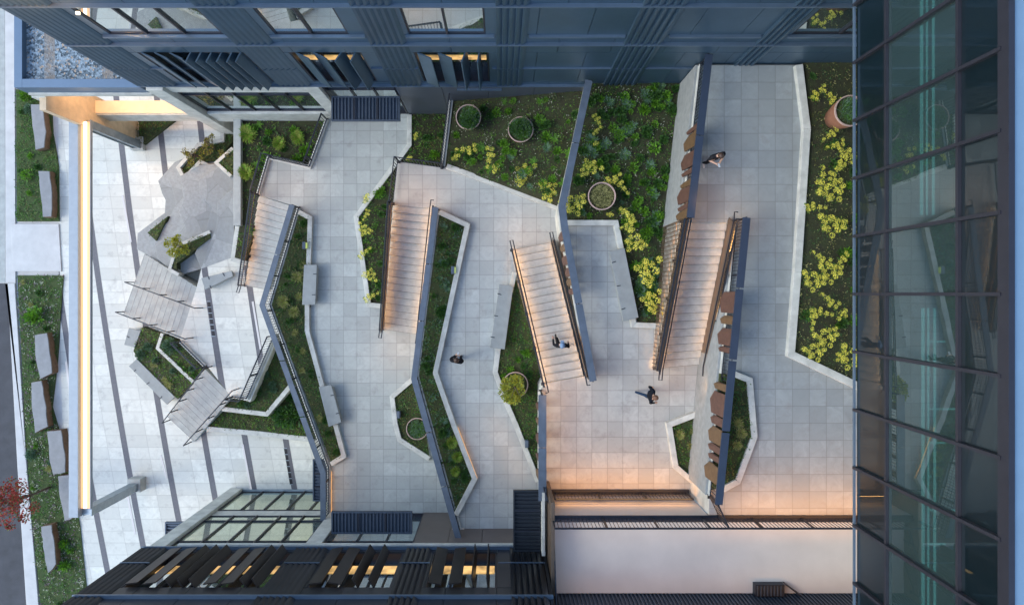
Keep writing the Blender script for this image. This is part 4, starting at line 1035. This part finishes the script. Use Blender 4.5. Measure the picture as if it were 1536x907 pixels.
MB().box(WX0+.05, WX0+.60, 7.95, 8.6, 2.4, 7.05).build('concrete_column', m_conc, wroot, bevel=.02)
MB().box(-18.68, -18.42, 7.42, 12, 0, 7.04).build('timber_wall', m_wood, wroot) if 0 else MB().box(-18.68, -18.42, 7.45, 9.0, 0, 7.04).build('timber_wall', m_wood, wroot)
MB().box(-18.7, -13.9, 8.15, 8.8, 2.5, 3.62).build('concrete_beam', m_conc, wroot, bevel=.015)
MB().box(-18.65, -13.95, 8.22, 8.78, 3.62, 3.68).build('timber_top', M('pale_plywood', (.72,.56,.38), .55, 0, 2, .1, .05), wroot)
mb = MB(); mb.box(WX0+.1, -14, 8.0, 8.08, 7.06, 7.3); mb.build('fascia', m_conc, wroot)
for x in (-17.6, -16.1, -14.9):
    MB().box(x-.08, x+.08, 9.9, 10.06, 7.02, 7.05).build('downlight', emit('downlight_glow', (1,.75,.45), 3), wroot)
    area('soffit_light', (x-.3, 9.6, 6.98), (x+.3, 9.6, 6.98), .3, 130, (0,-.1,-1), (1,.6,.32))
area('beam_glow', (-18.0, 8.5, 5.6), (-14.4, 8.5, 5.6), .05, 40, (0,-.2,-1), (1,.62,.34))
point('portal_lamp', (-14.6, 7.3, 2.3), 5, .1)
point('wall_lamp', (-13.0, 7.2, 16.6), 60, .08)
MB().box(-12.16,-12.06,8.0,8.08,15.12,15.17).build('wall_lamp', emit('lamp_face',(1,.8,.5),2), nb)

# canopy builder
def canopy(x0, x1, y0, y1, z, label, ribs_along_y=True, h=.16, pitch=.14, seams=3, mat=None):
    mat = mat or m_canopy
    root = empty('canopy', label, 'canopy', loc=((x0+x1)/2, (y0+y1)/2, z)); ox, oy = (x0+x1)/2, (y0+y1)/2
    X0, X1, Y0, Y1 = x0-ox, x1-ox, y0-oy, y1-oy
    mb = MB()
    for a, b, c, d in ((X0,X1,Y0,Y0+.07),(X0,X1,Y1-.07,Y1),(X0,X0+.07,Y0+.07,Y1-.07),(X1-.07,X1,Y0+.07,Y1-.07)): mb.box(a, b, c, d, -h, 0)
    mb.build('frame', mat, root, bevel=.008)
    mb = MB(); mb.box(X0+.07, X1-.07, Y0+.07, Y1-.07, -h+.02, -h+.05)
    L = (X1-X0) if ribs_along_y else (Y1-Y0); n = int(L/pitch)
    for k in range(1, n):
        if ribs_along_y: a = X0+L*k/n; mb.box(a-.025, a+.035, Y0+.07, Y1-.07, -h+.05, -.045)
        else: a = Y0+L*k/n; mb.box(X0+.07, X1-.07, a-.025, a+.035, -h+.05, -.045)
    mb.build('ribbed_deck', mat, root)
    for k in range(1, seams):
        mb = MB()
        if ribs_along_y: a = X0+L*k/seams; mb.box(a-.04, a+.04, Y0+.07, Y1-.07, -h+.05, -.02)
        else: a = Y0+L*k/seams; mb.box(X0+.07, X1-.07, a-.04, a+.04, -h+.05, -.02)
        mb.build('bracket', m_steel, root)
    return root
canopy(-7.0, -4.16, 7.15, 8.18, 6.5, 'dark ribbed canopy over the entrance of the blue-grey building')
canopy(-7.0, -3.66, -9.9, -8.98, 6.5, 'dark ribbed canopy over the entrance of the charcoal building')
canopy(.48, 1.72, -9.85, -7.5, 8.6, 'dark ribbed canopy with crosswise ribs beside the straight plank railing', False, mat=M('dark_canopy_metal', (.022,.028,.036), .45, .4, 4, .12, 0))
canopy(-8.72, -7.98, -9.6, -7.66, 3.05, 'small dark ribbed canopy under the lower end of the crooked plank railing', False)
canopy(-15.6, -14.3, -11.9, -10.58, 3.0, 'dark ribbed canopy corner showing behind the concrete column', False)
MB2 = MB(); MB2.box(-15.4,-14.4,-11.95,-11.9,2.8,3.05)

# ------------------------------------------------------------------ south building (bottom of the photo)
sb = empty('office_building', 'charcoal metal clad building with rotated fins over yellow lit windows', 'building')
g = Fac(sb, YS, 1)
RX = 1.72
g.part('core', m_int, -13.9, RX-.1, -12, -.8, 8, TOPZ-.02)
g.part('core', m_int, -13.2, RX-.1, -12, -2.6, 0, 7.98)
g.part('side_wall', m_dark, RX-.1, RX, -12, 0, 0, TOPZ)
sw = [(-12.9,-8.05),(-6.6,-3.75),(-2.6,-.15)]
g.band('wall_panel', m_dark, -13.98, RX-.12, 8.02, 8.34, [])
g.band('wall_panel', m_dark, -13.98, RX-.12, 8.35, 11.5, sw)
g.band('wall_panel', m_dark, -13.98, RX-.12, 11.51, TOPZ, [])
for a, b in [(-13.98,-12.95),(-7.95,-6.7),(-3.65,-2.68),(.35,1.6)]:
    for z0, z1 in ((8.1,9.6),(9.66,12.3),(12.4,TOPZ)): g.pleats('pleated_pilaster', m_dark, a, b, z0, z1, .2, .11)
g.part('floor_trim', m_facl, -14.02, RX, -.02, .12, 8.0, 8.06); g.part('floor_trim', m_facl, -14.02, RX, -.02, .13, 12.32, 12.38)
for a, b in ((-13.98,-12.9),(-7.95,-6.65),(-3.7,-2.6),(-.1,RX-.1)): g.part('floor_trim', m_facl, a, b, .1, .13, 9.61, 9.65)
for i, (a, b) in enumerate(sw):
    wn = g.window(a, b, 8.36, 11.48, g_win, m_frame, 3 if i else 5, .38)
    mb = MB(); g.box(mb, a+.08, b-.08, -.37, -.355, 8.75, 9.4); mb.build('lit_ceiling_strip', m_win, wn)
    mb = MB(); g.box(mb, a+.08, b-.08, -.37, -.355, 10.75, 11.4); mb.build('lit_ceiling_strip', m_win, wn)
    fins = [[(-12.55,8),(-11.95,8),(-11.3,-50),(-10.9,-55),(-10.5,-55),(-9.9,8),(-9.3,8),(-8.75,-50),(-8.35,-55)],
            [(-6.3,8),(-5.65,-8),(-4.95,-55),(-4.4,-60)], [(-2.25,-12),(-1.55,5),(-.95,-78),(-.45,-82)]][i]
    for x, an in fins: g.fin(x, an, 8.3, 11.5, m_dk2, .44 if abs(an) < 20 else .38, .14, wn)
# lower storeys
g.part('base_coping', m_conc, -12.7, .7, -.3, .14, 7.72, 7.9)
g.part('concrete_column', m_conc, -13.75, -13.12, -.5, .12, 0, 7.98, bevel=.02)
g.part('concrete_column', m_conc, -7.78, -7.14, -.5, .04, 3.45, 7.7, bevel=.02)
g.part('concrete_beam', m_conc, -13.1, -7.8, -.5, -.05, 3.1, 3.85, bevel=.01)
gl_pale = m_glass('pale_storefront_glass', (.55,.68,.6), .62, .01, .004, .3, (.86,.9,.72))
g.window(-13.1, -7.8, .12, 3.08, gl_pale, m_frame, 5, .06)
g.window(-13.1, -7.8, 3.87, 7.7, gl_pale, m_frame, 5, .06, (4.6,7.1))
g.part('steel_sill', m_galv, -13.1, -7.8, -.3, .06, .0, .12)
g.part('floor_slab', m_conc, -13.0, -7.9, -2.5, -.52, 3.0, 3.4)
g.part('floor_slab', m_wood, -13.0, -7.9, -2.5, -.3, -.01, .06)
g.window(-7.1, -3.5, 3.55, 7.7, g_win, m_frame, 3, .2, (6.75,))
g.band('base_panel', m_taupe, -3.5, .6, 3.4, 7.7, [], 1.35)
g.part('base_panel', m_conc, .6, RX-.12, -.42, -.12, 3.4, 7.7)
g.part('white_panel', m_white, -2.05, -1.55, -.1, .02, 5.6, 5.75)
point('storefront_lamp', (-10.4, -11.4, 2.7), 40, .2); point('storefront_lamp', (-10.4, -11.6, 6.6), 25, .2)

# white roof, its wall and the ribbed building edge beyond
tag(MB().box(1.86, 7.40, -8.12, -7.87, 4.5, L4-.02).build('retaining_wall', M('warm_white_wall', (.55,.5,.45), .7, 0, 1, .08, .1), bevel=.01), 'white wall strip between the two lowest picket railings', 'wall')
tag(MB().box(1.9, 18, -10.85, -8.14, 9.3, 9.9).build('flat_roof', m_white), 'plain white flat roof beyond the longest picket railing', 'roof')
eb = empty('roof_parapet', 'dark blue ribbed metal parapet along the bottom right edge', 'parapet')
mb = MB(); mb.box(1.45, 18, -13.8, -10.92, 8.2, 11.6); mb.build('wall', m_canopy, eb)
mb = MB()
for k in range(118): mb.box(1.48+k*.14, 1.53+k*.14, -10.92, -10.86, 9.3, 11.58)
mb.build('rib', m_canopy, eb); MB().box(1.43, 18, -10.98, -10.84, 11.6, 11.66).build('coping', m_facl, eb)
vt = empty('roof_vent', 'small dark louvred box on the white roof corner near the glass bridge', 'roof vent', loc=(10.1,-10.55,9.9))
MB().box(-.95,.10,-.30,.12,0,.28).build('housing', m_steel, vt, bevel=.01)
mb = MB()
for k in range(8): mb.box(-.9+k*.12,-.86+k*.12,-.27,.09,.28,.32)
mb.build('louvre', m_canopy, vt)
mb = MB(); mb.prism([(.12,.12),(.18,.12),(.75,-.3),(.67,-.3)],0,.25); mb.build('side_fin', m_steel, vt)
# warm lights under the rails
area('rail_glow', (2.2, -7.66, L3+.9), (7.2, -7.66, L3+.9), .04, 100, (0,1,-.8), (1,.42,.10))
area('rail_glow', (7.9, -7.9, L4+.95), (16, -7.9, L4+.95), .04, 230, (0,1,-.85), (1,.40,.09))
area('wall_glow', (2.1, -7.60, L3+1.0), (7.2, -7.60, L3+1.0), .04, 30, (0,-1,.5))
area('roof_glow', (2.1, -8.3, L4+.6), (16, -8.3, L4+.6), .04, 26, (0,-.4,-1))
area('roof_glow', (2.5, -10.8, 10.9), (16, -10.8, 10.9), .05, 32, (0,.5,-1))
area('rail_glow', (1.62, -4.0, L3+.9), (1.62, -7.2, L3+.9), .04, 22, (1,0,-.8))
area('rail_glow', (-2.9, -5.6, L2-.2), (-1.9, -9.3, L2-.2), .04, 34, (-1,-.2,-.8))
area('rail_glow', (-.2, -5.0, L2+.9), (1.2, -7.9, L2+.9), .04, 14, (-1,0,-.9))
area('rail_glow', (-7.6, -6.5, L1+.9), (-7.6, -9.5, L1+.9), .04, 10, (1,0,-.9))
area('bridge_glow', (11.4, -3.5, 18.5), (11.4, 3, 18.5), .3, 34, (-.5,0,-1))
area('wall_glow', (8.2, 2.4, L4+1), (8.7, 2.4, L4+1), .05, 6, (.3,.4,-1))
for (x, y, z, p) in ((-9.4,4.9,L1,5),(-11.2,4.7,L1,3),(-3.9,4.3,L2,7),(-2.9,4.2,L2,4),(1.0,2.6,L2,7),(7.4,3.2,L4,6),(-4.6,-2.6,L1,6),(2.4,-3.9,L3,7),(6.9,-3.4,L3,6),(-12.0,0,LB,2)):
    area('stair_pool_fill', (x-.6, y, z+1.5), (x+.6, y, z+1.5), .4, p*2.6, (0,0,-1))  # added lamps in mid-air, spreading warm pools at the stair ends

# ------------------------------------------------------------------ glass bridge on the right
gbr = empty('glass_bridge', 'tall dark teal glass curtain wall block with a flat blue roof along the right side', 'building')
GX = 8.25; zr = [18.8, 20.1, 22.4, 23.55]
ys = [k*1.343 for k in range(-13, 11)]
for i in range(len(ys)-1):
    for j in range(3):
        MB().box(GX+.03, GX+.05, ys[i]+.03, ys[i+1]-.03, zr[j]+.04, zr[j+1]-.03).build('pane', g_teal if j == 1 else g_teald, gbr)
for y in ys: MB().box(GX-.06, GX+.12, y-.032, y+.032, zr[0]+.0, zr[3]-.05).build('mullion', m_frame, gbr)
for z in zr: MB().box(GX-.035, GX+(.0 if z == zr[0] else .11), ys[0], ys[-1], z-.035, z+.035).build('transom', m_facl if z == zr[0] else m_frame, gbr)
MB().box(GX+.15, 24, ys[0], ys[-1], zr[0]-.03, 20.0).build('floor', M('dark_bridge_floor', (.07,.085,.08), .6, 0, 1, .2, 0), gbr)
MB().box(GX+.06, 24, ys[0]-4, ys[-1]+3, 23.45, 23.62).build('roof', m_roofb, gbr)
MB().box(GX-.04, GX+.06, ys[0]-4, ys[-1]+3, 23.42, 23.67).build('roof_edge', m_frame, gbr)
MB().box(13.5, 13.7, ys[0], ys[-1], 20.01, 23.44).build('inner_wall', m_int, gbr)
m_cy = emit('cyan_interior_glow', (.6,.88,.88), .9)  # glow put into thin strips and ticks, standing in for the lit interior
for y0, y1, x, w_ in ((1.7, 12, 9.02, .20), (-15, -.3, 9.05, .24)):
    for k in range(3): MB().box(x+k*.13, x+k*.13+(.05,.02,.035)[k], y0, y1, 20.01, 20.05).build('cyan_glow_line', m_cy, gbr)
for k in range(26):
    yy = -18.5+k*.7; MB().box(8.9, 8.94+.3*(k % 3), yy, yy+.03, 20.5, 20.53).build('cyan_glow_tick', m_cy, gbr) if yy < -.5 else None
area('interior_fill', (11.2, -15, 23.3), (11.2, 12, 23.3), .3, 26, (-.2,0,-1), (.6,.95,1))  # added fill lamp, lifts the dark bridge interior

# ------------------------------------------------------------------ people
m_skin = M('skin', (.50,.31,.22), .55, 0, 8, .08, 0); m_blk = M('black_cloth', (.015,.015,.018), .85, 0, 9, .2, 0, spec=.1)
m_navy = M('navy_cloth', (.008,.011,.017), .85, 0, 9, .2, 0, spec=.1); m_jean = M('blue_denim', (.018,.04,.08), .85, 0, 9, .2, 0, spec=.1)
m_hair = M('brown_hair', (.05,.025,.015), .6, 0, 30, .3, 0); m_hair2 = M('light_brown_hair', (.16,.08,.045), .6, 0, 30, .3, 0)
m_cap = M('blue_grey_cap', (.16,.24,.36), .7, 0, 9, .1, 0); m_shoe = M('pale_shoe', (.5,.45,.42), .6, 0, 9, .1, 0)
m_shoed = M('dark_shoe', (.02,.02,.02), .6, 0, 9, .1, 0); m_eye = M('eye_dark', (.02,.015,.01), .3, 0, 9, .1, 0)
def person(loc, rz, label, J, shirt, legs, shoes, sleeves, hairmat, cap=False, phone=False):
    """J: pose overrides; figure faces +Y, joints in metres"""
    root = empty('person', label, 'person', loc=loc, rz=rz)
    base = dict(pel=(0,0,.95), w=(0,0,1.1), ch=(0,.0,1.32), nk=(0,.01,1.49), hd=(0,.035,1.60), ht=(0,.03,1.69),
        lh=(-.1,0,.92), lk=(-.11,.03,.5), la=(-.11,-.02,.09), lt=(-.12,.17,.035), rh=(.1,0,.92), rk=(.11,.03,.5), ra=(.11,-.02,.09), rt=(.12,.17,.035),
        ls=(-.2,0,1.42), le=(-.27,-.04,1.12), lw=(-.25,.10,.88), rs=(.2,0,1.42), re=(.27,-.04,1.12), rw=(.25,.10,.88))
    base.update(J); Jt = {k: Vector(v) for k, v in base.items()}
    rad = dict(pel=.155, w=.135, ch=.165, nk=.062, hd=.095, ht=.075, lh=.095, lk=.062, la=.042, lt=.038, rh=.095, rk=.062, ra=.042, rt=.038,
        ls=.075, le=.05, lw=.033, rs=.075, re=.05, rw=.033)
    E = [('pel','w'),('w','ch'),('ch','nk'),('nk','hd'),('hd','ht'),('pel','lh'),('lh','lk'),('lk','la'),('la','lt'),('pel','rh'),('rh','rk'),('rk','ra'),('ra','rt'),
         ('ch','ls'),('ls','le'),('le','lw'),('ch','rs'),('rs','re'),('re','rw')]
    for sd in 'lr':                    # palm, four fingers and thumb
        wv = Jt[sd+'w']; d = (wv-Jt[sd+'e']).normalized(); sx = d.cross(Vector((0,0,1))); sx = sx.normalized() if sx.length > .1 else Vector((1,0,0))
        cu = Vector((0,0,-.25)) if d.z > -.6 else Vector((0,.3,0))
        Jt[sd+'p'] = wv+d*.07; rad[sd+'p'] = .03; E.append((sd+'w', sd+'p'))
        for i, (o, ln) in enumerate(((-.03,.07),(-.01,.08),(.01,.075),(.03,.06))):
            a = sd+'f%d' % i; Jt[a] = wv+d*.085+sx*o; Jt[a+'b'] = Jt[a]+(d+cu*.6).normalized()*ln*.55+sx*o*.15; Jt[a+'c'] = Jt[a+'b']+(d+cu*2).normalized()*ln*.5
            rad[a] = .011; rad[a+'b'] = .0095; rad[a+'c'] = .008; E += [(sd+'p', a), (a, a+'b'), (a+'b', a+'c')]
        tsg = 1 if sd == 'l' else -1; a = sd+'th'; Jt[a] = wv+d*.04+sx*.045*tsg; Jt[a+'b'] = Jt[a]+d*.04+sx*.015*tsg; rad[a] = .012; rad[a+'b'] = .0095; E += [(sd+'p', a), (a, a+'b')]
    keys = list(Jt); me = bpy.data.meshes.new('tmp'); me.from_pydata([Jt[k] for k in keys], [(keys.index(a), keys.index(b)) for a, b in E], [])
    o = bpy.data.objects.new('tmp', me); col.objects.link(o)
    sk = o.modifiers.new('s', 'SKIN'); sk.use_smooth_shade = True; ss = o.modifiers.new('u', 'SUBSURF'); ss.levels = 2; ss.render_levels = 2
    for i, k in enumerate(keys):
        sv = me.skin_vertices[0].data[i]; sv.radius = (rad[k]*(1.15 if k in ('ch','w','pel') else 1), rad[k]*(.8 if k in ('ch','w','pel') else 1)); sv.use_root = (k == 'pel')
    dg = bpy.context.evaluated_depsgraph_get(); bm_ = bpy.data.meshes.new_from_object(o.evaluated_get(dg)); bm_.name = 'body'
    bpy.data.objects.remove(o)
    kind = {}
    for a, b in E:
        if a in ('nk','hd'): kind[(a,b)] = 0
        elif b in ('lk','rk','la','ra','lh','rh'): kind[(a,b)] = 2
        elif b in ('lt','rt'): kind[(a,b)] = 3
        elif b in ('le','re','ls','rs','w','ch','nk'): kind[(a,b)] = 1
        elif b in ('lw','rw'): kind[(a,b)] = 1 if sleeves else 0
        else: kind[(a,b)] = 0
    bm_.materials.clear()
    for m in (m_skin, shirt, legs, shoes): bm_.materials.append(m)
    segs = [(Jt[a], Jt[b], kind[(a,b)]) for a, b in E]
    for p in bm_.polygons:
        c = p.center; best = (9, 0)
        for a, b, kk in segs:
            t = max(0, min(1, (c-a).dot(b-a)/max((b-a).length_squared, 1e-9))); dd = (c-(a.lerp(b, t))).length
            if dd < best[0]: best = (dd, kk)
        p.material_index = best[1]; p.use_smooth = True
    ob = bpy.data.objects.new('body', bm_); col.objects.link(ob); ob.parent = root
    # hair or cap, face
    hd = (Jt['hd']+Jt['ht'])/2; fw = (Jt['hd']-Jt['nk']); mb = MB()
    n, mm = 14, 7; r = .112; vs = []; fs = []
    for i in range(mm+1):
        th = i/mm*R(88 if cap else 105)
        for k in range(n):
            ph = 2*math.pi*k/n; cut = .86 if (math.sin(ph) > .5 and th > R(60) and not cap) else 1
            vs.append(hd+Vector((math.sin(th)*math.cos(ph)*r*.92*cut, math.sin(th)*math.sin(ph)*r*1.08*cut-.008, math.cos(th)*r*1.05+.0)))
    for i in range(mm):
        for k in range(n): fs.append((i*n+k, (i+1)*n+k, (i+1)*n+(k+1)%n, i*n+(k+1)%n))
    mb.add(vs, fs); mb.build('cap' if cap else 'hair', hairmat, root, smooth=True)
    if cap:
        mb = MB(); mb.prism([(hd.x-.07, hd.y+.09), (hd.x+.07, hd.y+.09), (hd.x+.05, hd.y+.18), (hd.x-.05, hd.y+.18)], hd.z+.01, hd.z+.02); mb.build('cap_peak', hairmat, root)
    for sx in (-.032, .032):
        mb = MB(); mb.lathe([(.001,-.011),(.011,0),(.001,.011)], (hd.x+sx, hd.y+.095, hd.z-.01), 8); mb.build('eye', m_eye, root)
        mb = MB(); mb.lathe([(.001,-.03),(.014,0),(.001,.03)], (hd.x+sx*3.1, hd.y, hd.z-.02), 8); mb.build('ear', m_skin, root)
    mb = MB(); mb.tube([(hd.x, hd.y+.09, hd.z-.0), (hd.x, hd.y+.118, hd.z-.035), (hd.x, hd.y+.095, hd.z-.045)], [.008,.014,.01], 6); mb.build('nose', m_skin, root)
    MB().box(hd.x-.02, hd.x+.02, hd.y+.085, hd.y+.1, hd.z-.07, hd.z-.062).build('mouth', M('lips', (.3,.12,.1), .5, 0, 5, .1, 0), root)
    return root, Jt
def held_phone(root, Jt, label):
    c = (Jt['lp']+Jt['rp'])/2 + Vector((0,.05,.03)); mw = root.location; a = root.rotation_euler.z
    p = Vector((c.x*math.cos(a)-c.y*math.sin(a), c.x*math.sin(a)+c.y*math.cos(a), c.z)) + mw
    o = empty('phone', label, 'phone', loc=p, rz=a)
    MB().box(-.04,.04,-.075,.075,-.005,.004).build('case', m_black, o, bevel=.004); MB().box(-.035,.035,-.068,.068,.0045,.006).build('screen', emit('phone_screen', (.8,.9,1), .08), o)
reading = dict(le=(-.26,.04,1.14), lw=(-.08,.22,1.16), re=(.26,.04,1.14), rw=(.08,.22,1.16), hd=(0,.07,1.58), ht=(0,.09,1.67))
p1 = dict(reading); p1.update(lk=(-.1,.0,.5), la=(-.2,-.18,.12), lt=(-.26,-.03,.04), rk=(.12,.05,.5))
r_, j_ = person((7.30, 4.66, L4), R(196), 'person in black t-shirt with bare arms looking at a phone beside the rusty plates', p1, m_blk, m_blk, m_shoe, False, m_hair); held_phone(r_, j_, 'phone with a bright screen held by the person in the black t-shirt')
p4 = dict(reading); p4.update(ch=(0,.02,1.32))
r_, j_ = person((-1.80, -2.72, L2), R(-12), 'person in a black coat standing left of the long slanted bench, reading a phone', p4, m_blk, m_blk, m_shoed, True, m_hair); held_phone(r_, j_, 'phone held by the person in the black coat')
person((5.62, -3.78, L3), R(-105), 'person in dark jacket and blue jeans striding across the third terrace', dict(lk=(-.1,.18,.52), la=(-.11,.20,.10), lt=(-.12,.38,.06), rk=(.11,-.06,.5), ra=(.12,-.36,.14), rt=(.12,-.27,.035),
    le=(-.29,-.14,1.14), lw=(-.28,.0,.93), re=(.29,.06,1.14), rw=(.25,.24,1.0), hd=(0,.07,1.59), ht=(0,.08,1.68)), m_navy, m_jean, m_shoed, True, m_hair2)
zst = L3-(L3-L2)*( (1.69+0)/5.4)
person((2.32, -1.95, L3-.62), R(0), 'person in black clothes and a blue-grey cap walking down the stair', dict(lk=(-.12,.22,.55), la=(-.12,.18,.10), lt=(-.13,.36,.03), rk=(.11,.06,.55), ra=(.11,-.2,.17), rt=(.12,-.05,.12),
    le=(-.29,.02,1.14), lw=(-.30,.22,1.0), re=(.29,-.08,1.14), rw=(.30,.04,.92)), m_blk, m_blk, m_shoed, True, m_cap, cap=True)
